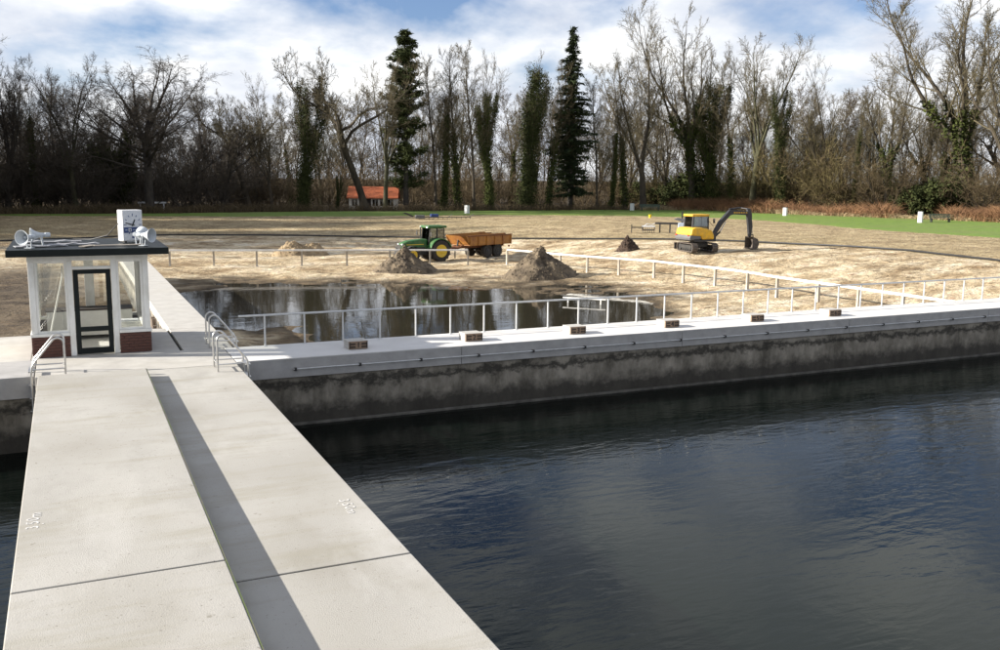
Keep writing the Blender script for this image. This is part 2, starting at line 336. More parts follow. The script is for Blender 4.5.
def vnoise(x, y, seed=0):
    """smooth value noise on arrays"""
    xi = np.floor(x).astype(np.int64); yi = np.floor(y).astype(np.int64); fx = x - xi; fy = y - yi
    def h(a, b):
        n = (a * 374761393 + b * 668265263 + seed * 974634777) & 0x7fffffff
        n = ((n ^ (n >> 13)) * 1274126177) & 0x7fffffff
        return ((n ^ (n >> 16)) & 0xffff) / 65535.0
    u = fx * fx * (3 - 2 * fx); v = fy * fy * (3 - 2 * fy)
    return (h(xi, yi) * (1 - u) + h(xi + 1, yi) * u) * (1 - v) + (h(xi, yi + 1) * (1 - u) + h(xi + 1, yi + 1) * u) * v
def fbm(x, y, seed=0, o=4):
    s = np.zeros_like(x, dtype=float); a = .5
    for i in range(o):
        s += a * (vnoise(x * 2 ** i, y * 2 ** i, seed + i) - .5); a *= .5
    return s

# ------------------------------------------------------------------ terrain
LAWN_NEAR = [(-60, 215), (0, 215), (170, 215.6), (350, 216), (470, 214.5), (600, 215), (700, 217), (780, 221), (880, 230), (1000, 237.5), (1090, 246)]
HOSE = [(-45, 243, -.9), (0, 242, -.9), (90, 238.5, -.9), (170, 235.6, -.9), (290, 236.2, -.9), (400, 238, -.85), (500, 239, -.7), (590, 239.3, -.5), (690, 240.6, -.32), (780, 243.7, -.25), (879, 249.3, -.18), (928, 254, -.16), (1000, 262, -.15), (1060, 270, -.15)]
RAILB = [(170, 266), (214, 266.4), (257, 266.2), (302, 265.8), (347, 265.4), (390, 265.2), (430, 265.1), (468, 265), (507, 264.5), (560, 270), (587, 272.5), (618.5, 275), (653.7, 278), (683, 282), (714.7, 286), (747, 291), (776.5, 297)]
ctrl = []
for p in RAILB: q = gp(*p, -1.5); ctrl.append((q.x, q.y, -1.5))
for p in HOSE: q = gp(*p); ctrl.append((q.x, q.y, p[2]))
for p in LAWN_NEAR: q = gp(*p, 0); ctrl.append((q.x, q.y, -0.06))
for p in ((400, 262), (437, 261), (497, 257.5), (520, 257)): q = gp(*p, -1.5); ctrl.append((q.x, q.y, -1.5))
for p in ((677, 249), (707, 252), (740, 250), (765, 248)): q = gp(*p, -.4); ctrl.append((q.x, q.y, -.4))
for p in ((195, 292), (240, 285), (300, 282), (350, 284), (400, 287), (500, 288), (560, 293), (640, 300), (655, 306)): q = gp(*p, -1.75); ctrl.append((q.x, q.y, -1.745))
for p in ((250, 300), (330, 300), (430, 302), (540, 303), (620, 310), (250, 315), (420, 325), (520, 320)): q = gp(*p, -1.75); ctrl.append((q.x, q.y, -1.98))
for p in ((260, 330), (300, 333), (330, 328)): q = gp(*p, -1.75); ctrl.append((q.x, q.y, -1.75))
for p in ((680, 303), (700, 308), (720, 305), (705, 316), (740, 312)): q = gp(*p, -1.6); ctrl.append((q.x, q.y, -1.58))
for x in (5, 12, 20, 25): ctrl.append((x, 28, -1.95))
for x in (34, 38): ctrl.append((x, 27, -1.4))
for x in (46, 54): ctrl.append((x, 27, -.4))
for x, y in ((-6, 34), (-12, 45), (0, 42), (-2, 58), (-12, 62), (1, 32), (-25, 40), (-30, 60)): ctrl.append((x, y, -1.5))
for a in range(-60, 100, 10):
    ctrl.append((150 * math.sin(R(a)), 150 * math.cos(R(a)), 0.05)); ctrl.append((260 * math.sin(R(a)), 260 * math.cos(R(a)), 0.1))
ctrl = np.array(ctrl)
def _U(d2): return 0.5 * d2 * np.log(np.maximum(d2, 1e-9))
_n = len(ctrl); _d2 = ((ctrl[:, None, :2] - ctrl[None, :, :2]) ** 2).sum(-1)
_A = np.zeros((_n + 3, _n + 3)); _A[:_n, :_n] = _U(_d2) + np.eye(_n) * 6.0; _A[:_n, _n] = 1; _A[:_n, _n + 1:] = ctrl[:, :2]; _A[_n:, :_n] = _A[:_n, _n:].T
_w = np.linalg.solve(_A, np.r_[ctrl[:, 2], 0, 0, 0])
hose_xy = np.array([gp(*p)[:2] for p in HOSE])
def seg_dist(x, y, poly):
    """distance to a polyline and side (positive = left of its direction)"""
    best = np.full(x.shape, 1e9); side = np.zeros(x.shape)
    for (ax, ay), (bx, by) in zip(poly[:-1], poly[1:]):
        ex, ey = bx - ax, by - ay; L2 = ex * ex + ey * ey
        t = np.clip(((x - ax) * ex + (y - ay) * ey) / L2, 0, 1); px, py = ax + t * ex, ay + t * ey
        d = np.hypot(x - px, y - py); c = ex * (y - ay) - ey * (x - ax)
        k = d < best; best = np.where(k, d, best); side = np.where(k, np.sign(c), side)
    return best, side
def base_z(x, y):
    x = np.asarray(x, float); y = np.asarray(y, float); sh = x.shape; X = x.ravel(); Y = y.ravel(); z = np.empty(len(X))
    for i in range(0, len(X), 20000):
        a, b = X[i:i + 20000], Y[i:i + 20000]
        d2 = (a[:, None] - ctrl[None, :, 0]) ** 2 + (b[:, None] - ctrl[None, :, 1]) ** 2
        z[i:i + 20000] = _U(d2) @ _w[:_n] + _w[_n] + a * _w[_n + 1] + b * _w[_n + 2]
    r = np.hypot(X, Y); k = np.clip((r - 150) / 60, 0, 1)
    z = np.clip(z, -2.1, 0.12) * (1 - k) + 0.1 * k
    return z.reshape(sh)
def terrain(x, y):
    x = np.asarray(x, float); y = np.asarray(y, float)
    z = base_z(x, y)
    d, s = seg_dist(x, y, hose_xy); inn = np.where(s < 0, 1, -1) * d          # >0 inside the basin
    w = np.clip(inn / 3 + .3, 0, 1)
    amp = 0.05 + 0.20 * w
    n = fbm(x * .32, y * .32, 3, 4) * amp + fbm(x * .9, y * .9, 9, 3) * (0.05 + .17 * w)
    # wheel ruts running round the basin
    n += -0.035 * w * np.exp(-((np.mod(inn + .8 * fbm(x * .1, y * .1, 5, 2) * 6, 4.1) - 2) / .22) ** 2)
    r = np.hypot(x, y); n *= np.clip((170 - r) / 40, 0, 1)
    z = z + n
    return np.where(y < 30, np.minimum(z, -1.2 + np.clip((x - 36) / 12, 0, 1) * 1.1), z)
def tz(x, y): return float(terrain(np.array([x]), np.array([y]))[0])

def axis(a0, a1, step, far0, far1):
    mid = np.arange(a0, a1 + 1e-6, step)
    def ext(d):
        out = []; s = step; p = 0
        while p < d: s *= 1.35; p += s; out.append(p)
        return np.array(out)
    return np.concatenate([(a0 - ext(far0))[::-1], mid, a1 + ext(far1)])
gx = axis(-22, 104, .45, 2400, 2600); gy = np.concatenate([[25.12], axis(25.5, 128, .45, 0, 3000)])
GX, GY = np.meshgrid(gx, gy); GZ = terrain(GX, GY)
nx, ny = len(gx), len(gy); idx = np.arange(nx * ny).reshape(ny, nx)
quads = np.stack([idx[:-1, :-1], idx[:-1, 1:], idx[1:, 1:], idx[1:, :-1]], -1).reshape(-1, 4)
gme = np_mesh('ground', np.stack([GX, GY, GZ], -1).reshape(-1, 3), quads, smooth=True)
d, s = seg_dist(GX, GY, hose_xy); inn = np.where(s < 0, 1, -1) * d
basin = np.clip(inn / 1.2 + .5 + 1.2 * fbm(GX * .25, GY * .25, 21, 3), 0, 1)
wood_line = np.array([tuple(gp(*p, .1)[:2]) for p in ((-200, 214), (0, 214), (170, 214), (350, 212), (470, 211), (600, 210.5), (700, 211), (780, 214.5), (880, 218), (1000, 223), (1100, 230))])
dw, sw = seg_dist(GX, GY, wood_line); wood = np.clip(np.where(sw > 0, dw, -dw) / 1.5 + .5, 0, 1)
mud = np.clip((4.5 - GX) / 5 + .8 * fbm(GX * .2, GY * .2, 33, 3) * 2, 0, 1) * np.clip((75 - GY) / 12, 0, 1)
wet = np.clip((-1.62 - GZ) / .10, 0, 1)
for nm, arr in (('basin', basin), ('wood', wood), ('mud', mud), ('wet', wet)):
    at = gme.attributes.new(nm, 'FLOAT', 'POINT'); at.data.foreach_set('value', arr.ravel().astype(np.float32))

def ground_mat():
    m = bpy.data.materials.new('sandy_ground'); m.use_nodes = True; t = m.node_tree; b = t.nodes['Principled BSDF']; b.inputs['Roughness'].default_value = 0.95; b.inputs['Specular IOR Level'].default_value = .2
    tc = N(t, 'ShaderNodeTexCoord')
    def noise(scale, det=7, st=(1, 1, 1), rot=0, ro=.62):
        mp = N(t, 'ShaderNodeMapping'); mp.inputs['Scale'].default_value = st; mp.inputs['Rotation'].default_value = (0, 0, rot); t.links.new(tc.outputs['Object'], mp.inputs[0])
        n = N(t, 'ShaderNodeTexNoise'); n.inputs['Scale'].default_value = scale; n.inputs['Detail'].default_value = det; n.inputs['Roughness'].default_value = ro; t.links.new(mp.outputs[0], n.inputs['Vector']); return n.outputs['Fac']
    def ramp(f, stops):
        c = N(t, 'ShaderNodeValToRGB'); e = c.color_ramp.elements
        while len(e) < len(stops): e.new(.5)
        for k, (p, col) in zip(e, stops): k.position = p; k.color = (*col, 1)
        t.links.new(f, c.inputs[0]); return c.outputs[0]
    def mixc(f, a, c):
        x = N(t, 'ShaderNodeMix', data_type='RGBA'); t.links.new(f, x.inputs[0]); t.links.new(a, x.inputs[6])
        if isinstance(c, tuple): x.inputs[7].default_value = (*c, 1)
        else: t.links.new(c, x.inputs[7])
        return x.outputs[2]
    def attr(nm): a = N(t, 'ShaderNodeAttribute', attribute_name=nm); return a.outputs['Fac']
    sand = ramp(noise(.35, 9, (1, 1.6, 1), .4), [(.34, (0.24, 0.165, 0.09)), (.44, (0.40, 0.305, 0.185)), (.54, (0.56, 0.455, 0.30)), (.66, (0.66, 0.575, 0.435))])
    fine = ramp(noise(1.9, 9, (1, 1, 1), .3, .75), [(.34, (0.10, 0.08, 0.05)), (.48, (0.5, 0.5, 0.5)), (.62, (0.62, 0.62, 0.62))])
    ov = N(t, 'ShaderNodeMix', data_type='RGBA', blend_type='OVERLAY'); ov.inputs[0].default_value = .85; t.links.new(sand, ov.inputs[6]); t.links.new(fine, ov.inputs[7]); sand = ov.outputs[2]
    field = ramp(noise(.55, 9, (1, 1, 1)), [(.34, (0.25, 0.185, 0.105)), (.50, (0.40, 0.31, 0.18)), (.66, (0.52, 0.42, 0.26))])
    tint = ramp(noise(.07, 4), [(.42, (0, 0, 0)), (.62, (1, 1, 1))])
    tm = N(t, 'ShaderNodeMath', operation='MULTIPLY'); tm.inputs[1].default_value = .35; t.links.new(tint, tm.inputs[0])
    field = mixc(tm.outputs[0], field, (0.27, 0.22, 0.11))
    fd = ramp(noise(3.2, 8, (1.6, .7, 1), .25, .75), [(.36, (0.14, 0.12, 0.09)), (.5, (0.5, 0.5, 0.5)), (.63, (0.64, 0.63, 0.6))])
    o2 = N(t, 'ShaderNodeMix', data_type='RGBA', blend_type='OVERLAY'); o2.inputs[0].default_value = .8; t.links.new(field, o2.inputs[6]); t.links.new(fd, o2.inputs[7]); field = o2.outputs[2]
    c = mixc(attr('basin'), field, sand)
    mudc = ramp(noise(.8, 8), [(.35, (0.055, 0.042, 0.03)), (.55, (0.12, 0.092, 0.062)), (.72, (0.19, 0.15, 0.10))])
    c = mixc(attr('mud'), c, mudc)
    wetc = ramp(noise(1.1, 8), [(.4, (0.05, 0.038, 0.024)), (.65, (0.15, 0.11, 0.065))])
    c = mixc(attr('wet'), c, wetc)
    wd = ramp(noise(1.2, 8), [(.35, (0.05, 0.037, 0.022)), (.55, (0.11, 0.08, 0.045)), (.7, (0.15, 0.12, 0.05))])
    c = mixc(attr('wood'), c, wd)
    def ridge(sc, st, rot, w):      # thin branching cracks and scrape marks
        n = noise(sc, 5, st, rot, .6); a_ = N(t, 'ShaderNodeMath', operation='SUBTRACT'); a_.inputs[1].default_value = .5; t.links.new(n, a_.inputs[0]); b_ = N(t, 'ShaderNodeMath', operation='ABSOLUTE'); t.links.new(a_.outputs[0], b_.inputs[0])
        r = N(t, 'ShaderNodeMapRange'); r.inputs[1].default_value = 0; r.inputs[2].default_value = w; r.inputs[3].default_value = 1; r.inputs[4].default_value = 0; t.links.new(b_.outputs[0], r.inputs[0]); return r.outputs[0]
    def mul(a_, b_):
        k = N(t, 'ShaderNodeMath', operation='MULTIPLY'); t.links.new(a_, k.inputs[0])
        if isinstance(b_, float): k.inputs[1].default_value = b_
        else: t.links.new(b_, k.inputs[1])
        return k.outputs[0]
    pm_ = N(t, 'ShaderNodeMapRange'); pm_.inputs[1].default_value = .42; pm_.inputs[2].default_value = .60; t.links.new(noise(.16, 4), pm_.inputs[0])
    r1 = mul(mul(ridge(.55, (.5, 1.5, 1), .35, .030), pm_.outputs[0]), .75); r2_ = mul(mul(ridge(1.7, (.6, 1.3, 1), -.3, .035), pm_.outputs[0]), .5)
    c = mixc(r1, c, (0.13, 0.09, 0.052)); c = mixc(r2_, c, (0.17, 0.12, 0.07))
    sp2 = N(t, 'ShaderNodeMapRange'); sp2.inputs[1].default_value = .60; sp2.inputs[2].default_value = .70; sp2.inputs[3].default_value = 0; sp2.inputs[4].default_value = .7; t.links.new(noise(3.3, 4), sp2.inputs[0]); c = mixc(sp2.outputs[0], c, (0.15, 0.105, 0.06))
    t.links.new(c, b.inputs['Base Color'])
    h = N(t, 'ShaderNodeMath', operation='MULTIPLY_ADD'); h.inputs[1].default_value = .35; t.links.new(noise(7, 6), h.inputs[0]); t.links.new(noise(1.6, 7, (1, 1.5, 1), .4), h.inputs[2])
    bp = N(t, 'ShaderNodeBump'); bp.inputs['Strength'].default_value = 1.0; bp.inputs['Distance'].default_value = .30; t.links.new(h.outputs[0], bp.inputs['Height']); t.links.new(bp.outputs[0], b.inputs['Normal'])
    return m
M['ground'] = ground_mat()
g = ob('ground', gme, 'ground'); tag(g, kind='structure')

# puddle: level sheet, shore formed by the ground rising through it
pm = MB(); pm.add([(3.95, 26, -1.75), (33, 26, -1.75), (33, 60, -1.75), (3.95, 60, -1.75)], [(0, 1, 2, 3)])
tag(pm.build('basin_water', 'puddle'), kind='structure')
# main pool
pw = MB(); pw.add([(-60, -60, -1.75), (70, -60, -1.75), (70, 23.4, -1.75), (-60, 23.4, -1.75)], [(0, 1, 2, 3)])
tag(pw.build('pool_water', 'pool_water'), kind='structure')

# lawn strip
def lawn():
    near = [gp(*p, 0)[:2] for p in LAWN_NEAR]
    far = [gp(*p, .1)[:2] for p in ((-60, 213.5), (0, 213.5), (170, 213), (350, 211.2), (470, 210.3), (600, 209.8), (700, 210), (780, 213.5), (880, 217), (1000, 221.5), (1090, 228))]
    near = np.array(near); far = np.array(far); m = 420; tt = np.linspace(0, len(near) - 1, m); k = np.minimum(tt.astype(int), len(near) - 2); f = (tt - k)[:, None]
    a = near[k] * (1 - f) + near[k + 1] * f; b = far[k] * (1 - f) + far[k + 1] * f
    jit = fbm(tt * 6, tt * 0 + .5, 4, 4)[:, None] * 3.0; dirv = (b - a) / np.linalg.norm(b - a, axis=1)[:, None]; a = a + dirv * jit
    rows = 26; s = np.linspace(0, 1, rows)[None, :, None]
    P = a[:, None] * (1 - s) + b[:, None] * s
    Z = terrain(P[..., 0], P[..., 1]) + 0.05 + 0.06 * fbm(P[..., 0] * 2, P[..., 1] * 2, 8, 3)
    Z[:, 0] -= .1
    ix = np.arange(m * rows).reshape(m, rows)
    q = np.stack([ix[:-1, :-1], ix[1:, :-1], ix[1:, 1:], ix[:-1, 1:]], -1).reshape(-1, 4)
    me = np_mesh('lawn', np.concatenate([P, Z[..., None]], -1).reshape(-1, 3), q, smooth=True)
    tag(ob('lawn', me, 'grass'), kind='structure')
lawn()

# hose / edging pipe round the basin
def spline(pts, m):
    pts = np.array(pts, float); n = len(pts); t = np.linspace(0, n - 1.001, m); i = t.astype(int); f = (t - i)[:, None]
    p = np.vstack([2 * pts[0] - pts[1], pts, 2 * pts[-1] - pts[-2]]); a, b, c, d = p[i], p[i + 1], p[i + 2], p[i + 3]
    return .5 * (2 * b + (c - a) * f + (2 * a - 5 * b + 4 * c - d) * f ** 2 + (3 * b - a - 3 * c + d) * f ** 3)
hp = spline(hose_xy, 170); hz = terrain(hp[:, 0], hp[:, 1]) + .09
hz = np.convolve(np.pad(hz, 2, 'edge'), np.ones(5) / 5, 'valid')
mb = MB(); mb.tube([(x, y, z) for (x, y), z in zip(hp, hz)], .065, 7)
tag(mb.build('drain_pipe', 'cable', smooth=True), 'long black pipe lying on the sand in a wide curve round the basin', 'pipe')

# ------------------------------------------------------------------ pool wall
STAIN = None
def wall_stain_mat():
    m = bpy.data.materials.new('stained_wall_concrete'); m.use_nodes = True; t = m.node_tree; b = t.nodes['Principled BSDF']; b.inputs['Roughness'].default_value = .85
    tc = N(t, 'ShaderNodeTexCoord'); sp = N(t, 'ShaderNodeSeparateXYZ'); t.links.new(tc.outputs['Object'], sp.inputs[0])
    def noise(scale, st, det=8):
        mp = N(t, 'ShaderNodeMapping'); mp.inputs['Scale'].default_value = st; t.links.new(tc.outputs['Object'], mp.inputs[0])
        n = N(t, 'ShaderNodeTexNoise'); n.inputs['Scale'].default_value = scale; n.inputs['Detail'].default_value = det; n.inputs['Roughness'].default_value = .7; t.links.new(mp.outputs[0], n.inputs['Vector']); return n.outputs['Fac']
    def math_(op, a, b_, c=None):
        k = N(t, 'ShaderNodeMath', operation=op)
        for i, v in enumerate((a, b_, c)):
            if v is None: continue
            if isinstance(v, (int, float)): k.inputs[i].default_value = v
            else: t.links.new(v, k.inputs[i])
        return k.outputs[0]
    base = N(t, 'ShaderNodeValToRGB'); base.color_ramp.elements[0].position = .35; base.color_ramp.elements[1].position = .68
    base.color_ramp.elements[0].color = (.09, .078, .058, 1); base.color_ramp.elements[1].color = (.32, .285, .23, 1); t.links.new(noise(1.6, (1, 1, .45)), base.inputs[0])
    z = sp.outputs['Z']; nz = noise(3.2, (.6, 1, .8), 12)
    zz = math_('ADD', z, math_('MULTIPLY', math_('SUBTRACT', nz, .5), 1.0))
    def band(lo, hi, soft):      # 1 where lo<z<hi
        r1 = N(t, 'ShaderNodeMapRange'); r1.inputs[1].default_value = lo - soft; r1.inputs[2].default_value = lo + soft; t.links.new(zz, r1.inputs[0])
        r2 = N(t, 'ShaderNodeMapRange'); r2.inputs[1].default_value = hi + soft; r2.inputs[2].default_value = hi - soft; t.links.new(zz, r2.inputs[0])
        return math_('MULTIPLY', r1.outputs[0], r2.outputs[0])
    f = math_('MAXIMUM', band(-.80, -.63, .06), band(-2.4, -1.26, .17))
    f = math_('MULTIPLY', f, .86)
    mx = N(t, 'ShaderNodeMix', data_type='RGBA'); t.links.new(f, mx.inputs[0]); t.links.new(base.outputs[0], mx.inputs[6]); mx.inputs[7].default_value = (.020, .017, .012, 1)
    t.links.new(mx.outputs[2], b.inputs['Base Color'])
    bp = N(t, 'ShaderNodeBump'); bp.inputs['Strength'].default_value = .5; bp.inputs['Distance'].default_value = .03; t.links.new(noise(9, (1, 1, 1)), bp.inputs['Height']); t.links.new(bp.outputs[0], b.inputs['Normal'])
    return m
M['stain'] = wall_stain_mat(); M['ledge'] = mat('ledge_concrete', (0.14, 0.13, 0.11), (0.055, 0.05, 0.042), 0.8, 2.5, 8)
wall = empty('pool_wall', (20, 24.1, -2)); tag(wall, 'long grey concrete pool wall with black water stains, carrying the starting blocks', 'wall')
def W_(mb, name, m, par, **k):
    o = mb.build(name, m, par, **k); o.matrix_parent_inverse = Matrix.Translation(-Vector(par.location)); return o
JX = [3.62, 9.6, 16.9, 23.7, 30.5, 37.3, 44.2, 56]
for a, b in zip(JX[:-1], JX[1:]):
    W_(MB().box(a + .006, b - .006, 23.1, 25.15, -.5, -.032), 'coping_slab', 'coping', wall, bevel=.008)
    W_(MB().box(a + .004, b - .004, 23.095, 25.155, -.03, 0), 'coping_top', 'pale_top', wall, bevel=.006)  # top sheet in a paler tone than the slab below
for i, (a, b) in enumerate(zip(JX[:-1], JX[1:])):
    W_(MB().box(a + .002 + (0.0 if i else .25), b - .002, 23.15, 25.08, -2.6, -.503), 'wall_panel', 'stain', wall)
W_(MB().box(3.88, 56, 23.05, 23.14, -1.78, -1.69), 'footing_ledge', 'ledge', wall, bevel=.01)
# deck top sheet is the same coping: slightly lighter top
wl = empty('side_wall', (-5, 24.1, -2)); tag(wl, 'short concrete wall and deck on the left of the lifeguard hut', 'wall')
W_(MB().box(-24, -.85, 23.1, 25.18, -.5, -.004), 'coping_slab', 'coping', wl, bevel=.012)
W_(MB().box(-24, -.9, 23.15, 25.1, -2.6, -.503), 'wall_panel', 'stain', wl)
W_(MB().box(-2.35, -.97, 25.19, 29.2, -.45, -.01), 'deck_slab', 'deck', wl, bevel=.012)
W_(MB().box(-2.25, -.97, 25.19, 29.1, -2.6, -.453), 'deck_base', 'stain', wl)

# grab rail along the wall
gr = empty('grab_rail', (5, 23.06, -.27)); tag(gr, 'thin steel grab rail fixed along the front of the stained pool wall', 'rail')
W_(MB().tube([(5.0, 23.04, -.28), (45, 23.04, -.28)], .017, 8), 'pipe', 'rail_grey', gr, smooth=True)
xx = 5.05
bm0 = None
while xx < 44:
    if bm0 is None:
        bm0 = W_(MB().box(-.03, .03, -.012, .075, -.045, .03), 'bracket', 'chassis', gr); bmesh_ = bm0.data; bm0.location = (xx, 23.03, -.28)
    else:
        c = bm0.copy(); COL.objects.link(c); c.location = (xx, 23.03, -.28)
    xx += 1.68

# ------------------------------------------------------------------ jetty
jet = empty('concrete_jetty', (1.5, 12, -1.75)); tag(jet, 'long pale concrete jetty of wide slabs running out over the dark water', 'jetty')
def slab(x0, x1, y0, y1, z00, z01, th, name, m, bev=.012):
    """top height z00 at y0 and z01 at y1"""
    x0n, x0f = x0 if isinstance(x0, tuple) else (x0, x0); x1n, x1f = x1 if isinstance(x1, tuple) else (x1, x1)
    mb = MB(); mb.add([(x0n, y0, z00 - th), (x1n, y0, z00 - th), (x1f, y1, z01 - th), (x0f, y1, z01 - th), (x0n, y0, z00), (x1n, y0, z00), (x1f, y1, z01), (x0f, y1, z01)],
                      [(3, 2, 1, 0), (4, 5, 6, 7), (0, 1, 5, 4), (1, 2, 6, 5), (2, 3, 7, 6), (3, 0, 4, 7)])
    return W_(mb, name, m, jet, bevel=bev)
def zl(y): return .19 + .05 * (22.15 - y) / 14
def sx(y, d=0.0): return 1.375 + .085 * y / 22 + d      # the seam is not quite parallel to the sides
slab(-.74, (sx(10.33), sx(22.15)), 10.33, 22.15, zl(10.33), zl(22.15), .42, 'slab', 'jetty'); slab(-.74, (sx(-2), sx(10.3)), -2, 10.30, zl(-2), zl(10.30), .42, 'slab', 'jetty')
slab((sx(10.22, .03), sx(22.86, .03)), 3.58, 10.22, 22.86, .0, .0, .3, 'slab', 'jetty'); slab((sx(-2, .03), sx(10.185, .03)), 3.58, -2, 10.185, .0, .0, .3, 'slab', 'jetty')
slab(-.76, 1.455, 22.16, 22.86, 0, 0, .3, 'slab', 'jetty')
def zr(y): return 0.0
# crosswise deck in front of the hut and the deck under it
slab(-.83, 3.60, 22.875, 25.19, 0.003, 0.003, .5, 'deck_slab', 'deck'); slab(-.96, 2.52, 25.20, 29.2, -.004, -.004, .45, 'deck_slab', 'deck')
slab(2.60, 3.86, 25.20, 28.9, 0.0, 0.0, .3, 'deck_slab', 'deck'); slab(2.60, 3.86, 28.92, 60, 0.0, 0.0, .3, 'deck_slab', 'deck')
W_(MB().box(2.72, 3.76, 25.2, 60, -2.8, -.303), 'walkway_base', 'stain', jet)
W_(MB().box(-.96, 2.5, 25.21, 29.1, -2.8, -.457), 'deck_base', 'stain', jet)
W_(MB().box(-.6, 3.5, 22.9, 25.1, -2.8, -.503), 'deck_base', 'stain', jet)
W_(MB().box(-.62, 3.45, -2, 22.7, -.62, -.31), 'beam', 'stain', jet)
for y in (1.5, 7, 13, 19):
    W_(MB().box(-.4, 3.3, y, y + .4, -3.5, -.62), 'pier_column', 'stain', jet)
# mossy joint strips
slab((sx(-2, .002), sx(22.86, .002)), (sx(-2, .028), sx(22.86, .028)), -2, 22.86, -.004, -.004, .3, 'joint_strip', 'moss', 0)
slab((sx(-2, .0005), sx(22.14, .0005)), (sx(-2, .016), sx(22.14, .016)), -2, 22.14, zl(-2) - .006, zl(22.14) - .006, .15, 'joint_strip', 'moss', 0)
W_(MB().box(-.72, 1.40, 10.298, 10.332, -.1, zl(10.3) - .014), 'joint_strip', 'joint', jet); W_(MB().box(1.46, 3.56, 10.184, 10.222, -.25, -.012), 'joint_strip', 'joint', jet)
W_(MB().box(2.521, 2.599, 25.2, 29.0, -.4, -.06), 'joint_strip', 'joint', jet)
W_(MB().box(-.75, 3.56, 22.859, 22.876, -.28, -.008), 'joint_strip', 'joint', jet)
# depth marks 3.50 m
def mark(x, y, z, a):
    e_ = empty('depth_marking', (0, 0, 0)); e_.parent = jet; e_.matrix_parent_inverse = Matrix.Translation(-jet.location); e_.location = (x, y, z); e_.rotation_euler = (0, 0, a); e_['label'] = 'white painted depth figures reading 3.50 m'
    for ch, u in (('3', -.23), ('.', -.14), ('5', -.06), ('0', .075), ('m', .235)):
        me = text_mesh(ch, .21, .002); me.materials.clear(); me.materials.append(M['worn_white']); ob('painted_figure', me, None, e_, loc=(u, -.06 if ch == '.' else (-.02 if ch == 'm' else 0), 0))
mark(-.58, 12.5, zl(12.5) + .003, R(90)); mark(3.33, 12.1, .004, R(-90))

# timber piles beside the walkway
for k in range(8):
    y = 29.8 + k * .85; x = 2.44 + .05 * math.sin(k * 2.1); h = -.16 - .05 * (k % 3)
    o = MB().tube([(x, y, -2.2), (x, y, h)], [.075, .068], 8).build('timber_pile', 'pile_wood', smooth=True)
    tag(o, 'dark upright timber pile along the left edge of the walkway behind the hut', 'pile', 'timber piles beside the walkway')

# ------------------------------------------------------------------ starting blocks
def arc(cx, cz, r, a0, a1, n): return [(cx + r * math.cos(R(a0 + (a1 - a0) * k / (n - 1))), cz + r * math.sin(R(a0 + (a1 - a0) * k / (n - 1)))) for k in range(n)]
for i in range(6):
    x = 6.86 + 3.345 * i
    b = empty('starting_block', (x, 23.95, 0)); tag(b, ('starting block nearest the hut, in its shadow, marked one', 'second starting block from the hut, marked two', 'third starting block from the hut, marked three', 'fourth starting block from the hut, marked four', 'second starting block from the right, marked five', 'rightmost starting block on the pool wall, marked six')[i], 'starting block', 'starting blocks on the pool wall')
    MB().prism([(-.27, .004), (.27, .004), (.27, .195), (-.27, .195)], -.28, .16).build('block', 'deck', b, bevel=.012)
    MB().box(-.275, .275, -.285, .165, .199, .225).build('top_board', 'deck', b, bevel=.006)
    MB().box(-.255, .255, -.315, -.284, .015, .215).build('front_panel', 'brown', b, bevel=.004)
    for s in (-1, 1):
        for z in (.07, .15):
            MB().box(s * .155 - .07, s * .155 + .07, -.335, -.316, z - .02, z + .02).build('grip_bar', 'darkbrown', b)
        MB().box(s * .235 - .012, s * .235 + .012, -.336, -.317, .03, .195).build('grip_post', 'darkbrown', b)
    nm = text_mesh(str(i + 1), .21, .016); nm.materials.clear(); nm.materials.append(M['black'])
    ob('numeral', nm, None, b, loc=(0, -.326, .113), rot=(R(90), 0, 0))

# ------------------------------------------------------------------ thin railing on the wall
rl = empty('wall_railing', (5, 25.03, 0)); tag(rl, 'thin grey metal railing with slim posts along the back edge of the pool wall', 'railing')
x = 4.68; pst = None
while x < 46:
    if pst is None:
        pst = MB().tube([(0, 0, 0), (0, 0, .83)], .026, 8).build('post', 'rail_grey', rl, smooth=True); foot = MB().box(-.05, .05, -.05, .05, .0005, .012).build('foot_plate', 'rail_grey', pst)
        o = pst
    else: o = copy_tree(pst, rl)
    o.location = (x - 5, 0, 0.001); x += 1.073
MB().tube([(-1.0, 0, .845), (41.2, 0, .845)], .028, 8).build('top_rail', 'rail_grey', rl, smooth=True)

# ------------------------------------------------------------------ white beam rail standing in the basin
def beam_rail(pts, label, ext0=0.0, ext1=0.0):
    P = [Vector((p.x, p.y, 0)) for p in pts]
    e = empty('beam_rail', (P[0].x, P[0].y, -1.5)); tag(e, label, 'fence', 'white beam rails in the drained basin')
    for p in P:
        zb = tz(p.x, p.y) - .15 - (-1.5)
        nxt = P[min(P.index(p) + 1, len(P) - 1)]; prv = P[max(P.index(p) - 1, 0)]; a = math.atan2((nxt - prv).y, (nxt - prv).x)
        MB().box(-.06, .06, -.07, .07, zb, 1.0).build('post', 'post_worn', e, bevel=.006, loc=(p.x - P[0].x, p.y - P[0].y, 0), rot=(0, 0, a))
    for p, q in zip(P[:-1], P[1:]):
        d = q - p; L = d.length; a = math.atan2(d.y, d.x)
        MB().box(.0, L - .004, -.05, .05, 1.002, 1.115).build('beam', 'rail_white', e, bevel=.008, loc=(p.x - P[0].x, p.y - P[0].y, 0), rot=(0, 0, a))
beam_rail([gp(*p, -1.5) for p in ((170, 266), (214, 266), (257, 265.8), (302, 265.6), (347, 265.4), (390, 265.2), (430, 265.1), (468, 265))], 'long white beam rail running behind the puddle and in front of the tractor')
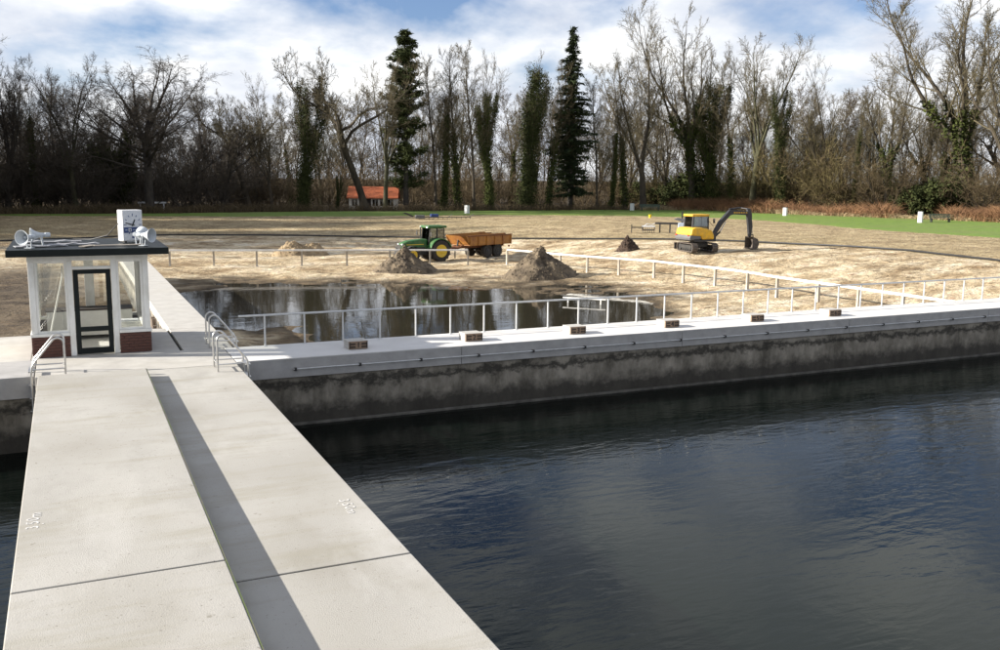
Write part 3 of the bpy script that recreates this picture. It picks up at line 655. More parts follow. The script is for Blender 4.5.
pr = [gp(*p, -1.5) for p in ((507, 264.5), (533, 267), (560, 270), (587, 272.5), (618.5, 275), (653.7, 278), (683, 282), (714.7, 286), (747, 291), (776.5, 297))]
pr += [Vector((33.9, y, 0)) for y in (35.2, 32.6, 30.0, 27.6, 25.4)]
beam_rail(pr, 'long white beam rail curving from the trailer to the right end of the pool wall')
q0, q1 = gp(563, 297.5, -1.5), gp(606, 300, -1.5)
sb = empty('short_white_rail', (q0.x, q0.y, -1.9)); tag(sb, 'short low white rail standing at the edge of the puddle', 'fence')
dq = q1 - q0; aq = math.atan2(dq.y, dq.x); Lq = dq.length
MB().box(0, Lq, -.04, .04, .38, .44).build('beam', 'rail_white', sb, bevel=.006, rot=(0, 0, aq))
for f in (.12, .88): MB().box(Lq * f - .03, Lq * f + .03, -.03, .03, -.3, .378).build('post', 'rail_white', sb, rot=(0, 0, aq))

# ------------------------------------------------------------------ lifeguard hut
HX0, HX1, HY0, HY1 = -.92, 1.84, 25.40, 28.66
hut = empty('lifeguard_hut', (.46, 27.0, 0)); tag(hut, 'small white glazed lifeguard hut with brick base, dark door and flat dark roof', 'hut')
def HB(name, m, boxes, **k):
    mb = MB()
    for b in boxes: mb.box(*b)
    o = mb.build(name, m, None, **k); o.parent = hut; o.matrix_parent_inverse = Matrix.Translation(-hut.location); return o
# brick base: recessed mortar core with every brick in front of it
cores = [(HX0 + .015, -.075, HY0 + .015, HY0 + .10, 0.0, .52), (1.10, HX1 - .015, HY0 + .015, HY0 + .10, 0.0, .52),
         (HX0 + .015, HX0 + .10, HY0 + .10, HY1 - .1, 0.0, .52), (HX1 - .10, HX1 - .015, HY0 + .10, HY1 - .1, 0.0, .52), (HX0 + .015, HX1 - .015, HY1 - .1, HY1 - .015, 0.0, .52)]
for c in cores: HB('mortar_core', 'mortar', [c])
bmesh_b = {}
rb = random.Random(4)
def brick(cx, cy, cz, L, rot):
    key = round(L, 3)
    if key not in bmesh_b:
        mb = MB().box(-L / 2, L / 2, -.025, .025, -.031, .031); me = bpy.data.meshes.new('brick'); me.from_pydata(mb.v, [], mb.f); me.materials.append(M['brick']); bmesh_b[key] = me
    o = bpy.data.objects.new('brick', bmesh_b[key]); COL.objects.link(o); o.parent = hut; o.matrix_parent_inverse = Matrix.Translation(-hut.location)
    o.location = (cx + (0 if rot else rb.uniform(-.002, .002)), cy + rb.uniform(-.003, .003), cz); o.rotation_euler = (0, 0, R(90) if rot else 0)
def course(a, b, fixed, rot, z, k):
    p = a; first = True
    while p < b - .02:
        L = .21 if not (first and k % 2) else .10
        L = min(L, b - p)
        if b - p - L < .075: L = b - p
        if L > .04:
            c = p + L / 2
            brick(fixed if rot else c, c if rot else fixed, z, L, rot)
        p += L + .011; first = False
for k in range(7):
    z = .038 + k * .0735
    course(HX0 + .002, -.066, HY0 + .012, False, z, k); course(1.09, HX1 - .002, HY0 + .012, False, z, k)
    course(HX0 + .0, HX0 + .0, 0, True, z, k)
    course(HY0 + .06, HY1, HX0 + .012, True, z, k); course(HY0 + .06, HY1, HX1 - .012, True, z, k)
# white timber
HB('sill', 'white', [(HX0 - .03, -.064, HY0 - .035, HY0 + .14, .525, .60)], bevel=.006); HB('sill', 'white', [(1.089, HX1 + .03, HY0 - .035, HY0 + .14, .525, .60)], bevel=.006)
HB('sill', 'white', [(HX0 - .03, HX0 + .13, HY0 + .142, HY1 + .03, .525, .60)], bevel=.006); HB('sill', 'white', [(HX1 - .13, HX1 + .03, HY0 + .142, HY1 + .03, .525, .60)], bevel=.006)
HB('sill', 'white', [(HX0 + .132, HX1 - .132, HY1 - .13, HY1 + .03, .525, .60)], bevel=.006)
for x in (HX0, HX1 - .14):
    for y in (HY0, HY1 - .14): HB('corner_post', 'white', [(x, x + .14, y, y + .14, .602, 2.40)], bevel=.008)
for x in (-.06, .955): HB('door_post', 'white', [(x, x + .13, HY0 + .0, HY0 + .11, (.0 if True else .6) + .002, 2.40)], bevel=.008)
HB('header', 'white', [(HX0 - .01, HX1 + .01, HY0 - .01, HY0 + .13, 2.402, 2.548)], bevel=.006); HB('header', 'white', [(HX0 - .01, HX1 + .01, HY1 - .13, HY1 + .01, 2.402, 2.548)], bevel=.006)
HB('header', 'white', [(HX0 - .01, HX0 + .13, HY0 + .132, HY1 - .132, 2.402, 2.548)]); HB('header', 'white', [(HX1 - .13, HX1 + .01, HY0 + .132, HY1 - .132, 2.402, 2.548)])
HB('transom', 'white', [(.072, .953, HY0 + .012, HY0 + .10, 2.175, 2.25)], bevel=.005)
HB('mullion', 'white', [(.38, .62, HY1 - .12, HY1 - .01, .602, 2.40)], bevel=.005)
for x in (HX0 + .02, HX1 - .09): HB('mullion', 'white', [(x, x + .07, 27.0, 27.08, .602, 2.40)])
def pane(b): HB('window_pane', 'glass', [b])
def win(x0, x1):
    t = .055
    HB('window_frame', 'white', [(x0, x0 + t, HY0 + .03, HY0 + .09, .602, 2.40), (x1 - t, x1, HY0 + .03, HY0 + .09, .602, 2.40), (x0 + t, x1 - t, HY0 + .03, HY0 + .09, .602, .602 + t), (x0 + t, x1 - t, HY0 + .03, HY0 + .09, 2.40 - t, 2.40)])
    pane((x0 + t, x1 - t, HY0 + .055, HY0 + .061, .602 + t, 2.40 - t))
win(HX0 + .142, -.062); win(1.087, HX1 - .142)
pane((.072, .953, HY0 + .055, HY0 + .061, 2.252, 2.40))
pane((HX0 + .14, .378, HY1 - .07, HY1 - .064, .602, 2.40)); pane((.622, HX1 - .14, HY1 - .07, HY1 - .064, .602, 2.40))
for x in (HX0 + .05, HX1 - .056): pane((x, x + .006, HY0 + .14, 26.99, .602, 2.40)); pane((x, x + .006, 27.09, HY1 - .14, .602, 2.40))
# door
door = HB('door', 'darkgreen', [(.078, .195, HY0 + .02, HY0 + .075, .03, 2.168), (.83, .947, HY0 + .02, HY0 + .075, .03, 2.168), (.195, .83, HY0 + .02, HY0 + .075, 2.06, 2.168), (.195, .83, HY0 + .02, HY0 + .075, .60, .72), (.195, .83, HY0 + .02, HY0 + .075, .03, .18)], bevel=.004)
def sub(o, name, m, boxes, **k):
    mb = MB()
    for b in boxes: mb.box(*b)
    s = mb.build(name, m, None, **k); s.parent = o; s.matrix_parent_inverse = Matrix.Translation(-hut.location); return s
sub(door, 'pane', 'glass', [(.195, .83, HY0 + .045, HY0 + .051, .72, 2.06)]); sub(door, 'pane', 'glass', [(.195, .83, HY0 + .045, HY0 + .051, .18, .60)])
sub(door, 'handle', 'steel', [(.85, .87, HY0 - .03, HY0 + .019, 1.02, 1.05), (.77, .87, HY0 - .045, HY0 - .028, 1.02, 1.045)])
sub(door, 'threshold', 'plank', [(.07, .955, HY0 - .02, HY0 + .09, .0, .028)])
# floor, back panel, ceiling, roof
HB('floor', 'int_white', [(HX0 + .11, HX1 - .11, HY0 + .11, HY1 - .11, .0, .02)])
HB('ceiling', 'int_white', [(HX0 + .13, HX1 - .13, HY0 + .13, HY1 - .13, 2.50, 2.546)])
roof = HB('roof', 'darkgreen', [(-1.35, 2.32, 24.90, 29.0, 2.55, 2.72)], bevel=.01)
for bb in ((-1.352, 2.322, 24.898, 24.96, 2.721, 2.775), (-1.352, 2.322, 28.94, 29.002, 2.721, 2.775), (-1.352, -1.29, 24.962, 28.938, 2.721, 2.775), (2.26, 2.322, 24.962, 28.938, 2.721, 2.775)):
    sub(roof, 'roof_edge', 'darkgreen', [bb])
sub(roof, 'felt', 'felt', [(-1.288, 2.258, 24.962, 28.938, 2.721, 2.735)])

# loose strips and boards on the roof
rr = random.Random(11)
strips = [((-.6, 25.9), 1.2, .34, 12, 'felt_light', 'wide grey roofing strip with a kink on the left half of the hut roof'), ((.25, 26.4), 1.0, .3, -9, 'felt_light', 'grey roofing strip in the middle of the hut roof'), ((-.3, 27.5), 1.3, .3, 4, 'felt_light', 'grey roofing strip along the back of the hut roof'), ((.45, 25.6), .55, .16, 62, 'plank', 'short grey board lying askew near the front of the hut roof'), ((1.2, 25.7), 1.2, .13, 6, 'plank', 'narrow pale board lying below the clock on the hut roof')]
for (p, L, w, a, m, lb) in strips:
    mb = MB(); n = 10; vs = []
    for k in range(n + 1):
        u = -L / 2 + L * k / n; h = .003 + (.03 * max(0, math.sin(k * 1.3 + L * 9)) if m == 'felt_light' else 0) 
        vs += [(u, -w / 2, h), (u, w / 2, h + (.01 if m == 'felt_light' else 0)), (u, w / 2, h + .022), (u, -w / 2, h + .018)]
    fs = []
    for k in range(n):
        for j in range(4): fs.append((k * 4 + j, k * 4 + (j + 1) % 4, k * 4 + 4 + (j + 1) % 4, k * 4 + 4 + j))
    fs += [(0, 1, 2, 3), (n * 4, n * 4 + 1, n * 4 + 2, n * 4 + 3)]
    mb.add(vs, fs); o = mb.build('roofing_strip' if m == 'felt_light' else 'loose_board', m, None); o.location = (p[0], p[1], 2.736); o.rotation_euler = (0, 0, R(a)); tag(o, lb, 'roofing' if m == 'felt_light' else 'board')

# furniture inside the hut
dk = empty('desk', (.46, 28.1, .021)); tag(dk, 'long white desk under the rear windows inside the hut', 'desk')
MB().box(-1.1, 1.1, -.35, .35, .80, .84).build('desk_top', 'house_dark', dk); MB().box(-1.08, 1.08, -.34, -.31, .12, .798).build('front_board', 'int_white', dk)
for s in (-1, 1): MB().box(s * 1.05 - .03, s * 1.05 + .03, -.30, .33, 0, .798).build('side_panel', 'int_white', dk)
cbn = empty('cabinet', (1.35, 25.85, .021)); tag(cbn, 'low white cabinet behind the right window of the hut', 'cabinet')
MB().box(-.28, .28, -.22, .22, 0.02, .74).build('body', 'int_white', cbn, bevel=.008); MB().box(-.26, .26, -.235, -.222, .06, .70).build('door', 'white', cbn); MB().box(.2, .22, -.25, -.236, .35, .45).build('handle', 'steel', cbn)
for k, (w, h, z, a) in enumerate(((.46, .30, .762, 4), (.44, .28, .785, -6))):
    o = MB().box(-w / 2, w / 2, -h / 2, h / 2, 0, .02).build('paper_stack', 'paper'); o.location = (1.35, 25.85, z + .0); o.rotation_euler = (0, 0, R(a)); tag(o, ('lower' if k == 0 else 'upper') + ' stack of white paper on the cabinet in the hut', 'paper')
lp = MB().tube([(-.62, 25.65, .05), (-.40, 25.75, 1.0), (-.16, 25.68, 2.0), (-.16, 25.66, 2.25)], .022, 8).build('reflection_pole', 'white', smooth=True); tag(lp, 'added white rod imitating a reflection in the left window of the hut', 'pole')  # added rod in place of a diagonal reflection on the window glass

# ------------------------------------------------------------------ clock
ck = empty('clock', (1.56, 27.0, 2.736), R(20)); tag(ck, 'square white clock with blue band standing on the hut roof', 'clock')
MB().box(-.27, .27, -.16, .16, .04, .86).build('case', 'clock_case', ck, bevel=.012)
for s in (-1, 1): MB().box(s * .2 - .03, s * .2 + .03, -.14, .14, 0, .039).build('foot', 'chassis', ck)
fc = MB().box(-.245, .245, -.166, -.161, .065, .835).build('face', 'paper', ck)
CZ = .47
for k in range(12):
    a = R(30 * k); L = .05 if k % 3 else .075
    c = Vector((math.sin(a) * .205, -.169, CZ + math.cos(a) * .205 * 1.28))
    MB().box(-.009, .009, -.002, .002, -L / 2, L / 2).build('tick', 'blue', fc, loc=c, rot=(0, a, 0))
MB().tube([(0, -.19, CZ), (0, -.166, CZ)], .022, 10).build('hub', 'black', ck)
MB().box(-.013, .013, -.184, -.178, -.05, .20).build('minute_hand', 'black', ck, loc=(0, 0, CZ), rot=(0, R(-74), 0)); MB().box(-.016, .016, -.177, -.171, -.04, .15).build('hour_hand', 'black', ck, loc=(0, 0, CZ), rot=(0, R(24), 0))
bd = MB().box(-.245, .245, -.1705, -.1665, .255, .405).build('blue_band', 'blue', ck)
bd['label'] = 'blue advertising band with a small white emblem'
lg = MB().box(-.12, -.04, -.1735, -.171, .29, .375).build('emblem', 'white', bd); MB().box(-.10, -.06, -.176, -.174, .305, .355).build('emblem_mark', 'blue', bd)
for x0, x1 in ((-.21, -.15), (.0, .03), (.04, .065), (.075, .105), (.115, .14), (.165, .215)): MB().box(x0, x1, -.1735, -.171, .318, .346).build('lettering', 'pale_blue', bd)
MB().box(-.03, .03, -.1685, -.1665, .11, .17).build('mark', 'blue', ck)
cbl = MB().tube([(.15, 28.4, 2.75), (.6, 28.0, 2.76), (1.0, 27.4, 2.9), (1.28, 27.0, 3.25)], .012, 6).build('clock_cable', 'cable', smooth=True); tag(cbl, 'black cable rising from the hut roof to the clock', 'cable')

# ------------------------------------------------------------------ horn loudspeakers
def horn_proto():
    e = empty('horn_loudspeaker')
    MB().lathe([(.05, .30), (.06, .22), (.075, .16), (.11, .08), (.155, .02), (.18, -.01), (.185, -.02), (.17, -.018), (.105, .07), (.065, .15), (.04, .2), (.002, .2)], 24, 'y', (0, 0, .27)).build('horn', 'horn', e, smooth=True)
    MB().lathe([(.001, .1), (.03, .105), (.045, .13), (.04, .2), (.001, .21)], 14, 'y', (0, 0, .27)).build('reflex_core', 'horn', e, smooth=True)
    MB().lathe([(.001, .43), (.055, .425), (.062, .40), (.062, .31), (.05, .299), (.001, .298)], 16, 'y', (0, 0, .27)).build('driver', 'horn', e, smooth=True)
    MB().tube([(-.05, .25, .0), (-.065, .23, .16), (-.06, .22, .27)], .014, 6).build('bracket', 'horn', e); MB().tube([(.05, .25, .0), (.065, .23, .16), (.06, .22, .27)], .014, 6).build('bracket', 'horn', e)
    MB().box(-.09, .09, .17, .33, 0, .012).build('foot_plate', 'horn', e)
    return e
hp0 = horn_proto()
# (x, y, heading in degrees: 0 faces the camera side)
for i, (x, y, a, lb) in enumerate(((-.98, 25.15, -35, 'grey horn loudspeaker at the left front corner of the hut roof facing the pool'), (-.80, 26.1, -80, 'grey horn loudspeaker standing just behind the left front one on the hut roof'), (1.95, 25.3, 48, 'grey horn loudspeaker at the right front corner of the hut roof'), (1.80, 26.2, 150, 'grey horn loudspeaker turned away beside the clock on the hut roof'))):
    o = hp0 if i == 0 else copy_tree(hp0)
    o.location = (x, y, 2.7355); o.rotation_euler = (0, 0, R(a)); tag(o, lb, 'loudspeaker', 'horn loudspeakers on the hut roof')

# ------------------------------------------------------------------ pool ladders
def ladder(loc, rz, label, drop=-1.6, w=.62, zoff=0):
    """local +x points over the edge; rails at y=+-w/2"""
    e = empty('pool_ladder', loc, rz); tag(e, label, 'ladder', 'stainless pool ladders')
    for s in (-1, 1):
        pts = [(-.60, s * w / 2, -.02), (-.60, s * w / 2, .74)]
        pts += [(-.60 + .13 - .13 * math.cos(R(a)), s * w / 2, .74 + .13 * math.sin(R(a))) for a in (20, 45, 70, 90, 115, 140)]
        pts += [(.02, s * w / 2, .34), (.08, s * w / 2, .22), (.10, s * w / 2, .08), (.10, s * w / 2, drop)]
        MB().tube(pts, .023, 10).build('handrail', 'steel', e, smooth=True)
        MB().tube([(-.60, s * w / 2, .17), (.10, s * w / 2, .17)], .016, 8).build('brace', 'steel', e, smooth=True)
    k = 0; z = .12
    while z > drop:
        MB().box(.04, .16, -w / 2 + .02, w / 2 - .02, z - .015, z + .015).build('step', 'steel', e, bevel=.005); z -= .30
    MB().tube([(-.60, -w / 2, .17), (-.60, w / 2, .17)], .014, 8).build('cross_bar', 'steel', e)
    return e
ladder((3.62, 22.35, zr(22.35)), 0, 'stainless ladder on the right edge of the jetty leading into the main pool')
ladder((3.88, 25.62, 0), 0, 'stainless ladder behind the nearer right one, leading down into the puddle basin', -1.7)
ladder((-.80, 23.25, 0.003), R(180), 'stainless ladder on the left edge of the jetty before the hut')

# ------------------------------------------------------------------ soil piles
def pile(name, c, rx, ry, h, m, label, seed, peaks=((0, 0, 1),)):
    n, k = 90, 34; vs = []
    for j in range(k + 1):
        for i in range(n):
            a = 2 * math.pi * i / n; f = j / k
            vs.append((f * math.cos(a), f * math.sin(a)))
    V = np.array(vs); A = np.arctan2(V[:, 1], V[:, 0]); edge = 1 + .35 * fbm(np.cos(A) * 1.6 + 5, np.sin(A) * 1.6 + 5, seed, 3)
    X = V[:, 0] * rx * edge; Y = V[:, 1] * ry * edge; f = np.hypot(V[:, 0], V[:, 1])
    H = np.zeros(len(V))
    for (px, py, s) in peaks:
        H = np.maximum(H, s * np.clip(1 - np.hypot((V[:, 0] - px), (V[:, 1] - py)) / (1 - .9 * math.hypot(px, py)), 0, 1) ** 1.06)
    wx, wy = X + c[0], Y + c[1]
    Z = H * h * (1 + .5 * fbm(X * 1.3, Y * 1.3, seed + 5, 3)) + fbm(X * 2.6, Y * 2.6, seed + 2, 4) * .42 * (1 - f) ** .5 + fbm(X * 6, Y * 6, seed + 8, 2) * .34 * (1 - f) ** .4 + terrain(wx, wy) + .03 - .16 * f ** 6
    q = []; t = []
    for j in range(k):
        for i in range(n): q.append((j * n + i, (j + 1) * n + i, (j + 1) * n + (i + 1) % n, j * n + (i + 1) % n))
    z0 = float(terrain(np.array([c[0]]), np.array([c[1]]))[0])
    me = np_mesh(name, np.stack([X, Y, Z - z0], -1), q, smooth=False)
    o = ob(name, me, m, loc=(c[0], c[1], z0)); tag(o, label, 'pile')
    rg = np.random.default_rng(seed); nc = 420; k_ = rg.integers(n, len(X), nc); C = np.stack([X[k_], Y[k_], Z[k_] - z0], -1); sz = rg.uniform(.02, .09, (nc, 1, 1))
    oct_ = np.array([[1, 0, 0], [-1, 0, 0], [0, 1, 0], [0, -1, 0], [0, 0, 1], [0, 0, -1.]]); V_ = (C[:, None] + oct_[None] * sz * rg.uniform(.6, 1.3, (nc, 6, 1))).reshape(-1, 3)
    tr_ = np.array([[0, 2, 4], [2, 1, 4], [1, 3, 4], [3, 0, 4], [2, 0, 5], [1, 2, 5], [3, 1, 5], [0, 3, 5]]); T_ = (np.arange(nc)[:, None, None] * 6 + tr_[None]).reshape(-1, 3)
    cl = ob('clods', np_mesh('clods', V_, None, T_), m, o); cl['kind'] = 'stuff'
    return o
c = gp(404, 270, -1.5); pile('soil_pile', c, 2.3, 1.9, 1.45, 'soil', 'grey brown soil pile in front of the tractor', 3)
c = gp(541, 274, -1.5); pile('soil_pile', c, 2.75, 2.1, 1.7, 'soil', 'largest grey brown soil pile between trailer and white rail', 8, ((-.05, 0, 1),))
c = gp(301, 249, -.95); pile('sand_pile', c, 2.3, 1.7, 1.1, 'sandpile', 'twin-peaked yellow sand pile behind the white rail on the left', 13, ((-.32, 0, 1), (.42, .05, .85)))
c = gp(627, 256.5, -1.15); pile('soil_pile', c, .95, .8, 1.05, 'darksoil', 'small dark pointed soil heap left of the excavator', 17)

# ------------------------------------------------------------------ vehicles
def wheel(parent, x, y, z, r, w, rimmat, lugs=20, side=1, name='wheel', rimr=.58):
    """wheel with its axle along y; thing > wheel > tyre, rim"""
    o = MB().lathe([(r * rimr * .96, -w / 2 + .04), (r * .86, -w / 2), (r * .955, -w / 2 + .05), (r * .97, 0), (r * .955, w / 2 - .05), (r * .86, w / 2), (r * rimr * .96, w / 2 - .04)], 28, 'y').build(name, 'tyre', parent, smooth=True, loc=(x, y, z))
    mb = MB()
    for k in range(lugs):
        a = 2 * math.pi * k / lugs; s = 1 if k % 2 else -1
        c, sn = math.cos(a), math.sin(a); t = .035 * r + .012
        y0, y1 = (0.0, s * w * .48)
        da = .10
        vs = []
        for (yy, aa) in ((y0, a), (y1, a - da)):
            for rr_ in (r * .93, r):
                for dd in (-t, t):
                    vs.append((rr_ * math.cos(aa) - dd * math.sin(aa), yy, rr_ * math.sin(aa) + dd * math.cos(aa)))
        mb.add(vs, [(0, 1, 3, 2), (4, 6, 7, 5), (0, 4, 5, 1), (2, 3, 7, 6), (0, 2, 6, 4), (1, 5, 7, 3)])
    tr = mb.build('tread', 'tyre', o); tr['kind'] = 'stuff'
    yo = side * (w / 2 - .03)
    MB().lathe([(r * rimr, yo - side * .1), (r * rimr, yo + side * .035), (r * rimr * .9, yo + side * .03), (r * rimr * .78, yo + side * .003), (r * .2, yo + side * .02), (r * .17, yo + side * .05), (.001, yo + side * .05)], 24, 'y').build('rim', rimmat, o, smooth=True)
    return o

def make_tractor(loc, rz):
    e = empty('tractor', loc, rz); tag(e, 'green farm tractor with yellow rims hitched to an orange tipping trailer', 'tractor')
    for s in (-1, 1):
        wheel(e, 0, s * .92, .87, .87, .50, 'agri_yellow', 30, s, 'rear_wheel'); wheel(e, 2.5, s * .86, .62, .62, .40, 'agri_yellow', 24, s, 'front_wheel')
        # rear mudguard: arched band
        mb = MB(); n = 12
        for k in range(n):
            a0, a1 = R(15 + 150 * k / n), R(15 + 150 * (k + 1) / n); r0, r1 = .93, 1.0
            y0, y1 = s * .56, s * 1.16
            mb.add([(r * math.cos(a), y, .87 + r * math.sin(a)) for a in (a0, a1) for r in (r0, r1) for y in (y0, y1)], [(0, 1, 3, 2), (4, 6, 7, 5), (0, 4, 5, 1), (2, 3, 7, 6), (0, 2, 6, 4), (1, 5, 7, 3)])
        mb.build('mudguard', 'agri_green', e)
        mb = MB(); n = 6
        for k in range(n):
            a0, a1 = R(40 + 90 * k / n), R(40 + 90 * (k + 1) / n)
            mb.add([(2.5 + r * math.cos(a), y, .62 + r * math.sin(a)) for a in (a0, a1) for r in (.68, .71) for y in (s * .66, s * 1.04)], [(0, 1, 3, 2), (4, 6, 7, 5), (0, 4, 5, 1), (2, 3, 7, 6), (0, 2, 6, 4), (1, 5, 7, 3)])
        mb.build('mudguard', 'chassis', e)
    MB().prism([(-.6, .75), (-.6, 1.15), (.6, 1.15), (1.0, .95), (3.0, .95), (3.0, .6), (1.0, .55), (0, .55)], -.28, .28).build('chassis', 'chassis', e, bevel=.02)
    MB().tube([(0, -.8, .87), (0, .8, .87)], .12, 10).build('rear_axle', 'chassis', e); MB().tube([(2.5, -.7, .62), (2.5, .7, .62)], .08, 10).build('front_axle', 'chassis', e)
    hd = MB().prism([(.85, 1.0), (.85, 1.80), (1.5, 1.80), (2.6, 1.68), (3.05, 1.52), (3.18, 1.30), (3.18, 1.0)], -.38, .38).build('bonnet', 'agri_green', e, bevel=.09)
    MB().box(1.05, 2.9, -.386, .386, 1.02, 1.18).build('engine_grille', 'chassis', hd); MB().box(3.17, 3.20, -.27, .27, 1.05, 1.40).build('front_grille', 'chassis', hd)
    for s in (-1, 1):
        MB().box(1.2, 2.75, s * .386 - .004, s * .386 + .004, 1.36, 1.42).build('stripe', 'agri_yellow', hd)
        MB().box(3.0, 3.14, s * .30 - .07, s * .30 + .07, 1.38, 1.48).build('headlight', 'paper', hd)
    MB().box(3.0, 3.45, -.35, .35, .62, .98).build('front_weight', 'chassis', e, bevel=.03)
    MB().tube([(1.02, -.36, 1.6), (1.02, -.42, 2.0), (1.02, -.42, 2.75)], [.05, .05, .045], 10).build('exhaust', 'chassis', e)
    # cab
    cab = MB().box(-.55, .85, -.62, .62, 1.0, 1.32).build('cab', 'agri_green', e, bevel=.03)
    for s in (-1, 1):
        for pts in ([(.85, s * .58, 1.32), (.72, s * .60, 2.66)], [(.12, s * .66, 1.32), (.1, s * .62, 2.66)], [(-.6, s * .6, 1.32), (-.55, s * .6, 2.66)]):
            MB().tube(pts, .04, 6).build('pillar', 'chassis', cab)
    MB().add([(.84, -.56, 1.34), (.84, .56, 1.34), (.72, .56, 2.64), (.72, -.56, 2.64), (.85, -.56, 1.34), (.85, .56, 1.34), (.73, .56, 2.64), (.73, -.56, 2.64)], [(0, 1, 2, 3), (7, 6, 5, 4), (0, 3, 7, 4), (1, 5, 6, 2), (0, 4, 5, 1), (3, 2, 6, 7)]).build('windscreen', 'cabglass', cab)
    for s in (-1, 1):
        MB().box(-.56, .08, s * .61 - .004, s * .61 + .004, 1.34, 2.64).build('side_window', 'cabglass', cab); MB().box(.14, .74, s * .60 - .004, s * .60 + .004, 1.34, 2.64).build('side_window', 'cabglass', cab)
    MB().box(-.60, -.592, -.56, .56, 1.34, 2.64).build('rear_window', 'cabglass', cab)
    MB().box(-.78, .95, -.72, .72, 2.66, 2.86).build('cab_roof', 'agri_green', e, bevel=.07)
    for s in (-1, 1): MB().box(.93, .98, s * .5 - .1, s * .5 + .1, 2.68, 2.78).build('work_lamp', 'paper', e)
    for s in (-1, 1): 
        MB().tube([(.8, s * .6, 2.2), (.95, s * 1.05, 2.25)], .015, 6).build('mirror_arm', 'chassis', e); MB().box(.93, .97, s * 1.12 - .09, s * 1.12 + .09, 2.05, 2.38).build('mirror', 'chassis', e)
    st = MB().box(-.35, .15, -.25, .25, 1.33, 1.5).box(-.42, -.28, -.25, .25, 1.5, 1.75).build('seat', 'chassis', e, bevel=.04)
    MB().tube([(.45, 0, 1.3), (.35, 0, 1.75)], .03, 8).build('steering_column', 'chassis', e)
    MB().lathe([(.17, -.015), (.2, -.015), (.2, .015), (.17, .015)], 16, 'z', (.33, 0, 1.77)).build('steering_wheel', 'chassis', e)
    MB().box(-1.15, -.55, -.06, .06, .55, .67).build('drawbar', 'chassis', e); MB().box(.4, .95, -.85, -.62, .45, .55).build('step', 'chassis', e)
    return e
tc_ = gp(434, 261.5, -1.5); th = R(190)
tz0 = tz(tc_.x, tc_.y)
trac = make_tractor((tc_.x + .3, tc_.y + .75, tz0 - .02), th); trac.scale = (.92, .92, .92)

def make_trailer(loc, rz):
    e = empty('tipping_trailer', loc, rz); tag(e, 'rusty orange tandem axle tipping trailer loaded with soil behind the green tractor', 'trailer')
    for x in (-.62, .62):
        for s in (-1, 1): wheel(e, x, s * .95, .56, .56, .44, 'chassis', 22, s, 'wheel', .5)
        MB().tube([(x, -.9, .56), (x, .9, .56)], .07, 8).build('axle', 'chassis', e)
    for s in (-1, 1): MB().box(-2.0, 3.2, s * .45 - .06, s * .45 + .06, .86, 1.06).build('chassis_beam', 'rust', e)
    MB().add([(3.2, -.5, .86), (3.2, .5, .86), (4.5, .08, .62), (4.5, -.08, .62), (3.2, -.5, 1.02), (3.2, .5, 1.02), (4.5, .08, .76), (4.5, -.08, .76)], [(3, 2, 1, 0), (4, 5, 6, 7), (0, 1, 5, 4), (1, 2, 6, 5), (2, 3, 7, 6), (3, 0, 4, 7)]).build('drawbar', 'rust', e)
    MB().tube([(3.6, .2, .65), (3.6, .2, .05)], .05, 8).build('support_leg', 'chassis', e)
    # body
    x0, x1, w, zb, zt = -2.25, 2.75, 1.18, 1.08, 1.95
    MB().box(x0, x1, -w, w, zb, zb + .08).build('body_floor', 'orange', e)
    for s in (-1, 1):
        sd = MB().prism([(x0, zb + .082), (x1 + .15, zb + .082), (x1 + .55, zt - .12), (x1 + .45, zt - .02), (x0 + .9, zt + .08), (x0 + .6, zt - .08), (x0, zt - .12)], s * w - .035, s * w + .035).build('side_panel', 'orange', e)
        for k in range(6):
            x = x0 + .12 + k * 1.0; MB().box(x - .05, x + .05, s * (w + .07) - .035, s * (w + .07) + .035, zb, zt - .14).build('rib', 'orange', sd)
        MB().box(x0, x1 + .4, s * (w + .035) - .065, s * (w + .035) + .065, zt - .10, zt - .02).build('top_rail', 'rust', sd)
    fp = MB().add([(x1, -w + .04, zb + .082), (x1, w - .04, zb + .082), (x1 + .5, w - .04, zt - .05), (x1 + .5, -w + .04, zt - .05), (x1 + .06, -w + .04, zb + .082), (x1 + .06, w - .04, zb + .082), (x1 + .56, w - .04, zt - .05), (x1 + .56, -w + .04, zt - .05)], [(0, 1, 2, 3), (7, 6, 5, 4), (0, 3, 7, 4), (1, 5, 6, 2), (0, 4, 5, 1), (3, 2, 6, 7)]).build('front_panel', 'orange', e)
    MB().box(x0 - .06, x0, -w + .04, w - .04, zb + .082, zt - .12).build('tailgate', 'orange', e)
    MB().tube([(3.15, .0, 1.0), (2.98, .0, 1.75)], [.08, .06], 8).build('tipping_ram', 'chassis', e)
    for s in (-1, 1): MB().box(x0 - .02, x0 + .02, s * .9 - .1, s * .9 + .1, .80, .94).build('tail_light', 'red', e)
    MB().box(-1.45, 1.45, -1.14, -.78, 1.078 - .02, 1.079).build('wheel_guard', 'chassis', e)
    # load
    n = 16; X, Y = np.meshgrid(np.linspace(x0 + .05, x1 + .2, n * 2), np.linspace(-w + .05, w - .05, n)); Z = zt - .28 + .22 * fbm(X * 1.2, Y * 1.2, 4, 4) * 2 - .1 * (np.abs(Y) / w) ** 2
    ix = np.arange(X.size).reshape(X.shape); q = np.stack([ix[:-1, :-1], ix[:-1, 1:], ix[1:, 1:], ix[1:, :-1]], -1).reshape(-1, 4)
    ob('load', np_mesh('load', np.stack([X, Y, Z], -1).reshape(-1, 3), q), 'darksoil', e)
    return e
hd_ = Vector((math.cos(th), math.sin(th), 0))
hit = Vector(trac.location) - hd_ * .98
